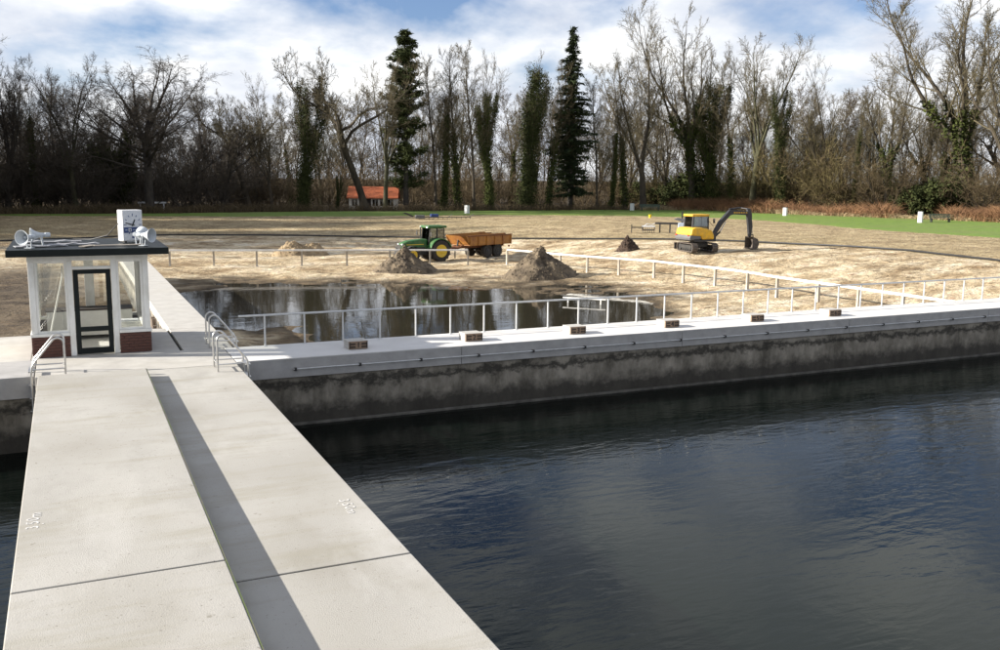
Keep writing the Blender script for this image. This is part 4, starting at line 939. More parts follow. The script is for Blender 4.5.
t2 = gp(492, 257.3, -1.5) + Vector((.3, .8, 0)); dv = (hit - t2); dv.z = 0; dv.normalize(); ta = math.atan2(dv.y, dv.x)
tl = hit - dv * 4.1
make_trailer((tl.x, tl.y, tz(tl.x, tl.y) - .02), ta).scale = (.91, .91, .91)

def make_excavator(c, track_a, house_a):
    e = empty('excavator', c, 0); tag(e, 'yellow crawler excavator with dark grey boom digging at the edge of the sand', 'excavator')
    low = empty('undercarriage'); bpy.data.objects.remove(low, do_unlink=True)
    uc = MB().box(-.55, .55, -.55, .55, .32, .62).build('undercarriage', 'chassis', e, bevel=.03, rot=(0, 0, track_a))
    L, r = .95, .30
    for s in (-1, 1):
        path = [(L + r * math.sin(R(a)), r - r * math.cos(R(a))) for a in range(0, 181, 20)] + [(-L - r * math.sin(R(a)), r + r * math.cos(R(a))) for a in range(0, 181, 20)]
        n = len(path); mb = MB(); y0, y1 = s * .78 - .20, s * .78 + .20
        vs = []
        for x, z in path:
            dx_, dz_ = (x - max(-L, min(L, x))), z - r; l = math.hypot(dx_, dz_) or 1
            xi, zi = x - dx_ / l * .05, z - dz_ / l * .05
            vs += [(x, y0, z), (x, y1, z), (xi, y1, zi), (xi, y0, zi)]
        fs = []
        for k in range(n):
            k2 = (k + 1) % n
            for j in range(4): fs.append((k * 4 + j, k * 4 + (j + 1) % 4, k2 * 4 + (j + 1) % 4, k2 * 4 + j))
        mb.add(vs, fs); tr = mb.build('track', 'track', e, rot=(0, 0, track_a))
        # shoes
        peri = []
        seglen = 2 * L + math.pi * r; m = 38; tot = 4 * L + 2 * math.pi * r
        for k in range(m):
            d_ = k / m * tot
            if d_ < 2 * L: x, z, a = -L + d_, 0, 0
            elif d_ < 2 * L + math.pi * r: t_ = (d_ - 2 * L) / r; x, z, a = L + r * math.sin(t_), r - r * math.cos(t_), -t_
            elif d_ < 4 * L + math.pi * r: x, z, a = L - (d_ - 2 * L - math.pi * r), 2 * r, math.pi
            else: t_ = (d_ - 4 * L - math.pi * r) / r; x, z, a = -L - r * math.sin(t_), r + r * math.cos(t_), math.pi - t_
            peri.append((x, z, a))
        me = None
        for (x, z, a) in peri:
            if me is None: me_o = MB().box(-.045, .045, s * .78 - .215, s * .78 + .215, -.02, .02).build('track_shoe', 'track', tr, loc=(x, 0, z), rot=(0, a, 0)); me = me_o.data
            else: ob('track_shoe', me, None, tr, loc=(x, 0, z), rot=(0, a, 0))
        for x, rr_ in ((-L, .22), (L, .22), (-.5, .13), (-.16, .13), (.18, .13), (.52, .13)):
            MB().lathe([(.001, -.1), (rr_, -.1), (rr_, .1), (.001, .1)], 14, 'y', (x, s * .78, r if rr_ > .2 else .20)).build('track_roller', 'chassis', tr, smooth=True)
        MB().box(-L + .1, L - .1, s * .78 - .13, s * .78 + .13, .22, .46).build('track_frame', 'chassis', tr)
    bl = MB().prism([(-1.75, .12), (-1.62, .05), (-1.58, .30), (-1.66, .52), (-1.74, .50), (-1.69, .30)], -.98, .98).build('blade', 'exc_grey', e, rot=(0, 0, track_a))
    for s in (-1, 1): MB().box(-1.66, -.5, s * .4 - .05, s * .4 + .05, .28, .40).build('blade_arm', 'exc_grey', bl)
    h = MB().lathe([(.001, .62), (.5, .62), (.5, .72), (.001, .72)], 20, 'z').build('turntable', 'chassis', e)
    ho = bpy.data.objects.new('house_deck', None); bpy.data.objects.remove(ho, do_unlink=True)
    def HP(mb, name, m, par=None, **k):
        o = mb.build(name, m, par or e, **k)
        if par is None: o.rotation_euler = (0, 0, house_a)
        return o
    HP(MB().box(-.95, .90, -.93, .93, .722, .85), 'deck', 'exc_grey', bevel=.02)
    cw = HP(MB().prism([(-1.28, .80), (-1.34, 1.0), (-1.32, 1.20), (-.35, 1.12), (-.35, .855), (-.95, .855)], -.90, .90), 'counterweight', 'exc_lgrey', bevel=.10)
    HP(MB().prism([(-1.26, 1.16), (-1.17, 1.62), (-.90, 1.70), (-.30, 1.70), (.55, 1.52), (.75, 1.15), (.75, .86), (-.30, .86), (-.33, 1.10)], -.915, .915), 'engine_hood', 'exc_yellow', bevel=.09)
    HP(MB().box(-1.36, -1.33, -.78, -.62, 1.12, 1.22), 'tail_light', 'red', cw); HP(MB().box(-1.36, -1.33, .62, .78, 1.12, 1.22), 'tail_light', 'red', cw)
    # cab sits on the left of the house (local +y is left) ; seen side is the right hand one
    cy0, cy1 = -.10, .92
    cb_ = HP(MB().box(-.55, .85, cy0, cy1, 1.50, 1.60), 'cab', 'exc_yellow')
    for (x, y) in ((-.52, cy0 + .04), (-.52, cy1 - .04), (.82, cy0 + .04), (.82, cy1 - .04)):
        HP(MB().tube([(x, y, 1.55), (x * (.96 if x > 0 else .92), y, 2.45)], .075, 8), 'pillar', 'exc_grey', cb_)
    HP(MB().tube([(.2, cy0 + .02, 1.55), (.2, cy0 + .02, 2.45)], .03, 6), 'pillar', 'exc_grey', cb_)
    HP(MB().box(-.62, .90, cy0 - .04, cy1 + .04, 2.44, 2.60), 'cab_roof', 'exc_yellow', bevel=.06)
    for y in (cy0, cy1): HP(MB().box(-.48, .78, y - .005, y + .005, 1.61, 2.43), 'side_window', 'cabglass', cb_)
    HP(MB().box(.80, .81, cy0 + .06, cy1 - .06, 1.0, 2.43), 'windscreen', 'cabglass', cb_); HP(MB().box(-.50, -.49, cy0 + .06, cy1 - .06, 1.61, 2.43), 'rear_window', 'cabglass', cb_)
    HP(MB().tube([(.85, cy0, 2.1), (1.05, cy0 - .3, 1.75)], .015, 6), 'mirror_arm', 'exc_grey', cb_); HP(MB().box(1.03, 1.07, cy0 - .42, cy0 - .24, 1.98, 2.30), 'mirror', 'exc_grey', cb_)
    # boom in the plane y=-.05
    y0 = -.25
    def arm(poly, w, name, m, par=None): return HP(MB().prism(poly, y0 - w / 2, y0 + w / 2), name, m, par, bevel=.015)
    arm([(.75, .80), (1.25, .78), (1.32, 1.25), (1.05, 1.35), (.80, 1.2)], .42, 'boom_bracket', 'exc_grey')
    bo = arm([(1.00, 1.05), (1.22, 1.02), (1.9, 1.92), (2.55, 2.52), (2.85, 2.58), (4.15, 2.52), (4.30, 2.62), (4.22, 2.78), (2.75, 2.92), (2.45, 2.86), (1.62, 2.08)], .24, 'boom', 'exc_grey')
    for k in range(8): HP(MB().box(2.85 + k * .155, 2.85 + k * .155 + (.11 if k % 3 else .08), y0 - .126, y0 - .121, 2.66 + .005 * k - k * .004, 2.76 - k * .004), 'lettering', 'exc_yellow', bo)
    di = arm([(4.12, 2.98), (4.36, 3.0), (4.52, 2.55), (4.58, 1.2), (4.50, .92), (4.36, .95), (4.22, 1.9), (4.08, 2.6)], .20, 'dipper_arm', 'exc_grey')
    HP(MB().tube([(1.25, y0, .95), (1.75, y0, 1.35)], .07, 10), 'boom_cylinder', 'exc_grey'); HP(MB().tube([(1.75, y0, 1.35), (2.22, y0, 2.05)], .035, 8), 'cylinder_rod', 'chrome')
    HP(MB().tube([(2.5, y0, 2.95), (3.5, y0, 3.05)], .06, 10), 'dipper_cylinder', 'exc_grey'); HP(MB().tube([(3.5, y0, 3.05), (4.2, y0, 2.95)], .03, 8), 'cylinder_rod', 'chrome')
    HP(MB().tube([(4.50, y0, 2.45), (4.66, y0, 1.6)], .05, 10), 'bucket_cylinder', 'exc_grey'); HP(MB().tube([(4.66, y0, 1.6), (4.74, y0, 1.12)], .028, 8), 'cylinder_rod', 'chrome')
    HP(MB().tube([(4.46, y0, 1.02), (4.76, y0, 1.12), (4.82, y0, .82)], .04, 8), 'bucket_link', 'exc_grey')
    # bucket: open shell
    prof = [(4.42, .98), (4.90, .80), (5.02, .45), (4.92, .14), (4.62, .02), (4.40, .10)]
    mb = MB(); w = .42; n = len(prof); inn_ = [(4.50, .90), (4.84, .75), (4.95, .45), (4.87, .19), (4.63, .07), (4.40, .14)]
    vs = [(x, y0 + s * w, z) for s in (-1, 1) for x, z in prof] + [(x, y0 + s * (w - .03), z) for s in (-1, 1) for x, z in inn_]
    fs = [(k, k + 1, n + k + 1, n + k) for k in range(n - 1)] + [(2 * n + k, 3 * n + k, 3 * n + k + 1, 2 * n + k + 1) for k in range(n - 1)]
    fs += [tuple(range(n)), tuple(range(2 * n - 1, n - 1, -1)), (0, n, 3 * n, 2 * n), (n - 1, 3 * n - 1, 4 * n - 1, 2 * n - 1)]
    bk = HP(mb.add(vs, fs), 'bucket', 'track')
    for k in range(5): y = y0 - w + .06 + k * (2 * w - .12) / 4; HP(MB().prism([(4.40, .16), (4.44, .07), (4.22, .10)], y - .03, y + .03), 'bucket_tooth', 'track', bk)
    return e
ec = gp(697, 251, -.4); eb = gp(764, 249, -.4)
ez = tz(ec.x, ec.y)
ha = math.atan2((eb - ec).y, (eb - ec).x)
tv = gp(707, 253.5, -.4) - gp(677, 248.5, -.4); tra = math.atan2(tv.y, tv.x)
exc = make_excavator((ec.x, ec.y, ez), tra, ha)
# operator
def operator():
    e = empty('person', exc.location, ha); tag(e, 'person in a green vest seated in the excavator cab', 'person')
    y = .42
    pts = {'pelvis': (-.08, y, 1.74), 'chest': (-.13, y, 2.02), 'sh': (-.12, y, 2.16), 'neck': (-.11, y, 2.22), 'head': (-.09, y, 2.30), 'top': (-.09, y, 2.385),
           'sl': (-.12, y + .17, 2.13), 'el': (.06, y + .22, 1.93), 'hl': (.30, y + .18, 1.94), 'sr': (-.12, y - .17, 2.13), 'er': (.06, y - .22, 1.93), 'hr': (.30, y - .18, 1.94),
           'kl': (.34, y + .13, 1.76), 'fl': (.42, y + .13, 1.62), 'kr': (.34, y - .13, 1.76), 'fr': (.42, y - .13, 1.62)}
    ks = list(pts); ed = [('pelvis', 'chest'), ('chest', 'sh'), ('sh', 'neck'), ('neck', 'head'), ('head', 'top'), ('sh', 'sl'), ('sl', 'el'), ('el', 'hl'), ('sh', 'sr'), ('sr', 'er'), ('er', 'hr'), ('pelvis', 'kl'), ('kl', 'fl'), ('pelvis', 'kr'), ('kr', 'fr')]
    rad = dict(pelvis=.14, chest=.15, sh=.11, neck=.05, head=.085, top=.06, sl=.06, el=.045, hl=.035, sr=.06, er=.045, hr=.035, kl=.075, fl=.05, kr=.075, fr=.05)
    me = bpy.data.meshes.new('body'); me.from_pydata([pts[k] for k in ks], [(ks.index(a), ks.index(b)) for a, b in ed], [])
    o = bpy.data.objects.new('body', me); COL.objects.link(o)
    o.modifiers.new('skin', 'SKIN'); sd = o.modifiers.new('sub', 'SUBSURF'); sd.levels = 1; sd.render_levels = 1
    lay = me.skin_vertices[0].data if len(me.skin_vertices) else None
    if lay is None:
        bm = bmesh.new(); bm.from_mesh(me); bm.verts.layers.skin.verify(); bm.to_mesh(me); bm.free(); lay = me.skin_vertices[0].data
    for i, k in enumerate(ks): lay[i].radius = (rad[k], rad[k]); lay[i].use_root = (k == 'pelvis')
    dg = bpy.context.evaluated_depsgraph_get(); m2 = bpy.data.meshes.new_from_object(o.evaluated_get(dg)); bpy.data.objects.remove(o, do_unlink=True)
    m2.materials.clear()
    for k in ('hivis', 'skin', 'dark_cloth'): m2.materials.append(M[k])
    for p in m2.polygons:
        c_ = p.center; p.material_index = 1 if (c_.z > 2.22 or c_.x > .24 and c_.z > 1.88) else (2 if (c_.z < 1.80) else 0); p.use_smooth = True
    ob('body', m2, None, e)
    MB().lathe([(.001, .10), (.06, .085), (.092, .03), (.095, -.02), (.001, -.02)], 14, 'z', (-.10, y, 2.335)).build('hair', 'dark_cloth', e, smooth=True)
operator()
MB_s = MB().box(-.30, .14, .22, .62, 1.602, 1.68).box(-.32, -.2, .22, .62, 1.68, 1.75).build('operator_seat', 'chassis', exc, bevel=.03); MB_s.rotation_euler = (0, 0, ha)

# ------------------------------------------------------------------ implements on the field
c = gp(658, 233.5, -.22); dd_ = gp(690, 234, -.22) - gp(630, 233, -.22); a = math.atan2(dd_.y, dd_.x); z0 = tz(c.x, c.y)
lv = empty('levelling_machine', (c.x, c.y, z0), a); tag(lv, 'parked ground levelling machine with long dark beam left of the excavator', 'implement')
MB().box(-.3, 1.75, -.08, .08, .78, .95).build('main_beam', 'exc_grey', lv, bevel=.01)
for x in (.15, 1.05): MB().box(x - .06, x + .06, -.05, .05, -.05, .779).build('leg', 'exc_grey', lv)
for k in range(6): MB().lathe([(.001, -.02), (.27, -.02), (.27, .02), (.001, .02)], 18, 'x', (-1.35 + k * .2, 0, .25)).build('disc', 'exc_lgrey', lv)
MB().tube([(-1.4, 0, .25), (-.3, 0, .25)], .04, 8).build('disc_shaft', 'exc_grey', lv); MB().box(-1.45, -.28, -.35, -.28, .55, .62).build('frame_bar', 'paper', lv); MB().box(-1.45, -.28, .28, .35, .55, .62).build('frame_bar', 'pale_blue', lv)
for x in (-1.42, -.34): MB().box(x - .03, x + .03, -.34, .34, .24, .55).build('side_plate', 'exc_grey', lv)
MB().tube([(-1.3, -.1, .6), (-1.0, -.15, .82), (-.6, -.1, .72), (-.3, 0, .86)], .03, 6).build('hydraulic_hose', 'paper', lv)
MB().box(-2.4, -1.4, -.04, .04, .42, .50).build('drawbar', 'exc_grey', lv); MB().box(-2.42, -2.34, -.05, .05, -.05, .72).build('support_leg', 'exc_grey', lv)
MB().prism([(1.76, .0), (1.76, .92), (2.25, .95), (2.5, .45), (2.4, .0)], -.4, .4).build('housing', 'pale_blue', lv, bevel=.03)
MB().prism([(1.35, 1.25), (2.2, 1.0), (2.3, 1.08), (2.25, 1.3), (1.7, 1.38)], -.25, .25).build('hopper', 'exc_lgrey', lv, bevel=.02); MB().box(2.05, 2.18, -.06, .06, .9, 1.95).build('mast', 'exc_grey', lv)
MB().box(2.3, 2.7, -.3, .3, .45, .75).build('tank', 'implement_blue', lv, bevel=.03)

c = gp(432, 218.5, -.05); dd_ = gp(470, 218.5, -.05) - gp(400, 218.5, -.05); a = math.atan2(dd_.y, dd_.x); z0 = tz(c.x, c.y)
hr_ = empty('harrow', (c.x, c.y, z0), a); hr_.scale = (1, .7, .62); tag(hr_, 'low blue and pale grey harrow parked at the far edge of the lawn', 'implement')
MB().box(-1.2, 4.6, -.06, .06, .28, .38).build('frame_beam', 'exc_grey', hr_); MB().box(-1.2, 4.6, .7, .82, .28, .38).build('frame_beam', 'exc_grey', hr_)
MB().box(-1.9, -.9, -.4, .7, .12, .75).build('weight_box', 'exc_lgrey', hr_, bevel=.04); MB().box(-.15, .75, -.2, .8, .42, .95).build('gear_box', 'implement_blue', hr_, bevel=.06)
MB().prism([(-3.4, 1.15), (-3.0, 1.2), (-2.1, .55), (-2.3, .4), (-2.9, .8)], -.2, .2).build('hitch', 'chassis', hr_)
for k in range(11): MB().tube([(-.9 + k * .54, 0, .28), (-.9 + k * .54, -.1, -.04)], .03, 6).build('tine', 'chassis', hr_)
for x in (1.9, 4.4): MB().tube([(x, 0, .38), (x + .5, 0, .95)], .04, 6).build('stay', 'exc_lgrey', hr_)
c = gp(650, 217.2, 0); z0 = tz(c.x, c.y)
yb = MB().lathe([(.001, 0), (.15, 0), (.2, .38), (.21, .4), (.18, .4), (.14, .05), (.001, .05)], 16, 'z').build('yellow_bucket', 'yellow', smooth=True); yb.location = (c.x, c.y, z0); tag(yb, 'small yellow bucket standing on the far field', 'bucket')

# litter bins and benches on the lawn
def bin_(px, py, label, h=1.15):
    c = gp(px, py, .05); z0 = tz(c.x, c.y) + .02
    e = empty('litter_bin', (c.x, c.y, z0), R(25)); tag(e, label, 'bin', 'white litter bins on the lawn')
    MB().box(-.24, .24, -.24, .24, 0, h - .06).build('bin_body', 'bin_white', e, bevel=.03); MB().box(-.26, .26, -.26, .26, h - .058, h).build('lid', 'exc_grey', e, bevel=.015); MB().box(.241, .262, -.17, .17, .1, h - .12).build('door_panel', 'exc_grey', e)
bin_(467, 213.0, 'pale litter bin in front of the trees left of the spruce'); bin_(632, 210.5, 'white litter bin beside the dark bench behind the levelling machine'); bin_(785, 215.4, 'white litter bin right of the excavator boom'); bin_(920, 222.2, 'largest white litter bin beside the green bench on the right', 1.35)
def bench(px, py, L, label, ang=0):
    c = gp(px, py, .05); z0 = tz(c.x, c.y) + .03
    e = empty('park_bench', (c.x, c.y, z0), R(-24 + ang)); tag(e, label, 'bench')
    for k in range(3): MB().box(-L / 2, L / 2, -.25 + k * .16, -.12 + k * .16, .43, .47).build('seat_slat', 'bench_green', e)
    for k in range(3): MB().box(-L / 2, L / 2, .22 + k * .02, .25 + k * .02, .56 + k * .15, .67 + k * .15).build('back_slat', 'bench_green', e)
    for s in (-1, 1):
        MB().box(s * (L / 2 - .25) - .05, s * (L / 2 - .25) + .05, -.24, .20, 0, .429).build('leg', 'exc_grey', e); MB().box(s * (L / 2 - .25) - .04, s * (L / 2 - .25) + .04, .255, .30, .3, .98).build('back_support', 'exc_grey', e)
bench(650, 210.8, 3.0, 'dark slatted bench beside the white bin behind the levelling machine'); bench(940, 221.8, 2.6, 'green slatted bench beside the largest white bin on the right')
c = az(152, 128); z0 = tz(c.x, c.y)
wt = empty('white_table', (c.x, c.y, z0), R(-10)); tag(wt, 'white garden table among the trunks above the clock', 'table')
MB().box(-1.7, 1.7, -.4, .4, .95, 1.15).build('table_top', 'bin_white', wt, bevel=.04)
for x in (-1.4, 1.4):
    for y in (-.3, .3): MB().box(x - .06, x + .06, y - .06, y + .06, 0, .949).build('leg', 'bin_white', wt)

# ------------------------------------------------------------------ house behind the trees
c = az(374, 139); hz0 = tz(c.x, c.y)
hs = empty('house', (c.x, c.y, hz0), R(-22)); hs.scale = (.92, .92, .88); tag(hs, 'low white house with bright orange tiled roof among the trees', 'house')
L, D_ = 3.7, 2.6
MB().box(-L, L, -D_, D_, 0, 1.86).build('wall', 'house_wall', hs)
rf = MB().prism([(0, 0), (0, 0)], 0, 1) if False else None
mb = MB(); mb.add([(-L - .3, -D_ - .5, 1.75), (L + .3, -D_ - .5, 1.75), (L + .3, 0, 3.5), (-L - .3, 0, 3.5), (-L - .3, D_ + .5, 1.75), (L + .3, D_ + .5, 1.75),
                   (-L - .3, -D_ - .5, 1.90), (L + .3, -D_ - .5, 1.90), (L + .3, 0, 3.68), (-L - .3, 0, 3.68), (-L - .3, D_ + .5, 1.90), (L + .3, D_ + .5, 1.90)],
                  [(3, 2, 1, 0), (3, 4, 5, 2), (6, 7, 8, 9), (9, 8, 11, 10), (0, 1, 7, 6), (5, 4, 10, 11), (0, 6, 9, 3), (3, 9, 10, 4), (1, 2, 8, 7), (2, 5, 11, 8)])
rf = mb.build('roof', 'rooftile', hs)
MB().prism([(-L, 1.862), (L, 1.862), (L, 1.9), (-L, 1.9)], -.1, .1).build('ceiling_board', 'house_dark', hs)
for s in (-1, 1):
    mb = MB(); mb.add([(s * L, -D_, 1.864), (s * L, D_, 1.864), (s * L, 0, 3.46), (s * (L - .15), -D_, 1.864), (s * (L - .15), D_, 1.864), (s * (L - .15), 0, 3.46)], [(0, 1, 2), (5, 4, 3), (0, 3, 4, 1), (1, 4, 5, 2), (2, 5, 3, 0)]); mb.build('gable', 'house_dark', hs)
MB().box(1.6, 2.1, -.25, .25, 3.3, 4.2).build('chimney', 'brick', rf)
for x in (-2.8, -1.5, .4, 1.6, 2.8):
    w_ = MB().box(x - .42, x + .42, -D_ - .03, -D_ + .02, .55, 1.6).build('window', 'house_dark', hs); MB().box(x - .36, x + .36, -D_ - .045, -D_ - .031, .61, 1.54).build('pane', 'cabglass', w_); MB().box(x - .03, x + .03, -D_ - .06, -D_ - .046, .61, 1.54).build('glazing_bar', 'white', w_)
MB().box(-.95, -.25, -D_ - .04, -D_ + .02, .0, 1.7).build('door', 'house_dark', hs)

# ------------------------------------------------------------------ trees
rng = np.random.default_rng(7)
def unit(v): return v / np.maximum(np.linalg.norm(v, axis=-1, keepdims=True), 1e-9)
def path(P0, D0, L, n, up, wig, rng, sag=0.0):
    B = len(P0); P = np.empty((B, n, 3)); P[:, 0] = P0; d = unit(D0); st = (L / (n - 1))[:, None]
    for i in range(1, n):
        d = unit(d + np.array([0, 0, 1.0]) * (up - sag * i / n) / (n - 1) + rng.normal(0, wig, (B, 3)) / math.sqrt(n - 1))
        P[:, i] = P[:, i - 1] + d * st
    return P
def children(P, Rr, m, t0, t1, ang, asd, ratio, shape, n, up, wig, rr, rmin, rng, sag=0.0, tip=.35, tpow=1.0):
    B, k, _ = P.shape
    t = (np.arange(m)[None] + rng.random((B, m))) / m; t = t0 + (t1 - t0) * t ** tpow
    f = t * (k - 1); i = np.minimum(f.astype(int), k - 2); u = (f - i)[..., None]; b = np.arange(B)[:, None]
    pos = P[b, i] * (1 - u) + P[b, i + 1] * u; tan = unit(P[b, i + 1] - P[b, i]); rad = Rr[b, i] * (1 - u[..., 0]) + Rr[b, i + 1] * u[..., 0]
    L = np.linalg.norm(np.diff(P, axis=1), axis=2).sum(1)[:, None]
    phi = (np.arange(m)[None] * 2.399963 + rng.random((B, 1)) * 6.28 + rng.normal(0, .5, (B, m)))
    ref = np.where(np.abs(tan[..., 2:3]) < .95, np.array([0, 0, 1.0]), np.array([1.0, 0, 0])); e1 = unit(np.cross(tan, ref)); e2 = np.cross(tan, e1)
    a = np.clip(rng.normal(ang, asd, (B, m)), .15, 1.6)[..., None]
    D = np.cos(a) * tan + np.sin(a) * (np.cos(phi)[..., None] * e1 + np.sin(phi)[..., None] * e2)
    ln = L * ratio * (1 - shape * (t - t0) / max(t1 - t0, 1e-6)) * rng.uniform(.7, 1.25, (B, m))
    r0 = np.maximum(rad * rr * rng.uniform(.8, 1.1, (B, m)), rmin)
    C = path(pos.reshape(-1, 3), D.reshape(-1, 3), ln.ravel(), n, up, wig, rng, sag)
    RR = r0.ravel()[:, None] * np.linspace(1, tip, n)[None]
    return C, RR
def tubes(lst):
    """lst of (P,R,k) -> verts, quads"""
    V = []; Q = []; base = 0
    for P, Rr, k in lst:
        B, n, _ = P.shape
        T = np.empty_like(P); T[:, 1:-1] = P[:, 2:] - P[:, :-2]; T[:, 0] = P[:, 1] - P[:, 0]; T[:, -1] = P[:, -1] - P[:, -2]; T = unit(T)
        ref = np.where(np.abs(T[:, :1, 2:3]) < .9, np.array([0, 0, 1.0]), np.array([1.0, 0, 0])); e1 = unit(np.cross(T, np.broadcast_to(ref, T.shape))); e2 = np.cross(T, e1)
        a = np.arange(k) * 2 * np.pi / k
        ring = P[:, :, None] + Rr[:, :, None, None] * (np.cos(a)[:, None] * e1[:, :, None] + np.sin(a)[:, None] * e2[:, :, None])
        V.append(ring.reshape(-1, 3))
        ix = base + np.arange(B * n * k).reshape(B, n, k); jx = np.roll(ix, -1, 2)
        Q.append(np.stack([ix[:, :-1], jx[:, :-1], jx[:, 1:], ix[:, 1:]], -1).reshape(-1, 4)); base += B * n * k
    return np.concatenate(V), np.concatenate(Q)
def slivers(lst, seed, base=0):
    """thin twigs as flat strips: list of (P,R)"""
    rg = np.random.default_rng(seed); V = []; Q = []
    for P, Rr in lst:
        B, n, _ = P.shape; e = unit(np.cross(unit(P[:, -1] - P[:, 0]), rg.normal(size=(B, 3))))[:, None] * Rr[..., None] * 1.4
        V.append(np.stack([P - e, P + e], 2).reshape(-1, 3)); ix = base + np.arange(B * n * 2).reshape(B, n, 2)
        Q.append(np.stack([ix[:, :-1, 0], ix[:, :-1, 1], ix[:, 1:, 1], ix[:, 1:, 0]], -1).reshape(-1, 4)); base += B * n * 2
    return np.concatenate(V), np.concatenate(Q)
def tubes_slivers(tl, sl_, seed):
    V, Q = tubes(tl); v, q = slivers(sl_, seed, len(V)); return np.concatenate([V, v]), np.concatenate([Q, q])
def leaves(C, size, rng, flat=0.0, aspect=1.0):
    """small four-cornered leaves at the points C"""
    n = len(C); a = unit(rng.normal(size=(n, 3))); a[:, 2] *= (1 - flat); a = unit(a); b = unit(np.cross(a, rng.normal(size=(n, 3)))); s = size * rng.uniform(.6, 1.4, (n, 1))
    V = np.stack([C - a * s, C + b * s * .55 * aspect, C + a * s, C - b * s * .55 * aspect], 1).reshape(-1, 3)
    return V, np.arange(n * 4).reshape(n, 4)
def sample(P, n, rng, zmin=0, zmax=1e9):
    A = P[:, :-1].reshape(-1, 3); B = P[:, 1:].reshape(-1, 3); L = np.linalg.norm(B - A, axis=1); zm = (A[:, 2] + B[:, 2]) / 2; L = L * ((zm >= zmin) & (zm <= zmax))
    i = rng.choice(len(A), n, p=L / L.sum()); u = rng.random((n, 1)); return A[i] * (1 - u) + B[i] * u

def bare_tree(kind, seed, detail=1.0):
    rng = np.random.default_rng(seed); H = 24.0
    if kind == 'slim':       # one straight stem with short rising branches
        T = path(np.zeros((1, 3)), np.array([[rng.normal(0, .03), rng.normal(0, .03), 1]]), np.array([H]), 16, .02, .10, rng); TR = np.linspace(1, .10, 16)[None] ** .85 * .26
        L1, R1 = children(T, TR, int(26 * detail), .28, .99, .62, .15, .26, .62, 8, .55, .20, .42, .03, rng)
        trunk = [(T, TR, 8)]; lv = [(L1, R1)]
        L2, R2 = children(L1, R1, 9, .2, 1, .62, .2, .46, .4, 6, .35, .25, .5, .022, rng)
        L3, R3 = children(L2, R2, 7, .15, 1, .6, .25, .52, .3, 4, .25, .3, .6, .0125, rng)
    elif kind == 'fork':     # trunk dividing into several tall stems
        h0 = H * rng.uniform(.22, .34); T = path(np.zeros((1, 3)), np.array([[rng.normal(0, .05), rng.normal(0, .05), 1]]), np.array([h0]), 9, 0, .10, rng); TR = np.linspace(.46, .34, 9)[None]
        S, SR = children(T, TR, 5, .70, 1.0, .30, .10, (H - h0) / h0 * .95, .12, 14, .25, .26, .62, .1, rng, tip=.12)
        trunk = [(T, TR, 9), (S, SR, 7)]
        L1, R1 = children(S, SR, int(11 * detail), .18, .99, .60, .16, .34, .55, 8, .5, .24, .5, .03, rng)
        L2, R2 = children(L1, R1, 8, .2, 1, .62, .2, .48, .35, 6, .3, .26, .5, .022, rng)
        L3, R3 = children(L2, R2, 6, .15, 1, .6, .25, .52, .3, 4, .2, .3, .6, .0125, rng)
        lv = [(L1, R1)]
    elif kind == 'spread':   # broad crown of arching limbs, twigs drooping at the ends
        h0 = H * .5; T = path(np.zeros((1, 3)), np.array([[0, 0, 1.0]]), np.array([h0]), 10, 0, .06, rng); TR = np.linspace(.55, .40, 10)[None]
        S, SR = children(T, TR, 15, .55, 1.0, 1.0, .2, 1.02, .12, 12, .5, .18, .46, .1, rng, tip=.12)
        C2, CR2 = children(T, TR, 4, .9, 1, .35, .1, .95, 0, 12, .1, .2, .7, .1, rng, tip=.12)
        S = np.concatenate([S, C2]); SR = np.concatenate([SR, CR2])
        trunk = [(T, TR, 9), (S, SR, 7)]
        L1, R1 = children(S, SR, int(11 * detail), .15, 1, .66, .2, .38, .45, 8, .15, .24, .5, .03, rng, sag=.25)
        L2, R2 = children(L1, R1, 7, .15, 1, .60, .2, .48, .3, 6, .0, .22, .5, .022, rng, sag=.45)
        L3, R3 = children(L2, R2, 6, .15, 1, .55, .25, .55, .3, 4, -.1, .26, .6, .0125, rng, sag=.6)
        lv = [(L1, R1)]
    else:                    # 'gnarled': leaning oak with crooked limbs
        h0 = H * .45; T = path(np.zeros((1, 3)), np.array([[.16, .05, 1.0]]), np.array([h0]), 12, -.02, .22, rng); TR = np.linspace(.42, .28, 12)[None]
        S, SR = children(T, TR, 6, .55, 1.0, .62, .2, 1.05, .15, 14, .5, .55, .58, .1, rng, tip=.12)
        trunk = [(T, TR, 9), (S, SR, 7)]
        L1, R1 = children(S, SR, int(11 * detail), .2, 1, .75, .2, .36, .4, 8, .45, .4, .5, .03, rng)
        L2, R2 = children(L1, R1, 7, .15, 1, .66, .2, .48, .35, 6, .2, .35, .5, .022, rng)
        L3, R3 = children(L2, R2, 6, .15, 1, .6, .25, .52, .3, 4, .2, .35, .6, .0125, rng)
        lv = [(L1, R1)]
    # root flare
    T0 = trunk[0][1]; T0[:, 0] *= 1.5; T0[:, 1] *= 1.12
    trunk[0][0][:, 0, 2] -= .3
    L4, R4 = children(L3, R3, 4, .15, 1, .6, .25, .62, .3, 3, .15, .3, .8, .009, rng)
    crown = [(L1, R1, 5), (L2, R2, 3)]; fine = [(L3, R3), (L4, R4)]
    return dict(trunk=trunk, crown=crown, fine=fine, H=max(L3[..., 2].max(), L2[..., 2].max()), S=trunk[-1][0], T=trunk[0][0], L1=L1)

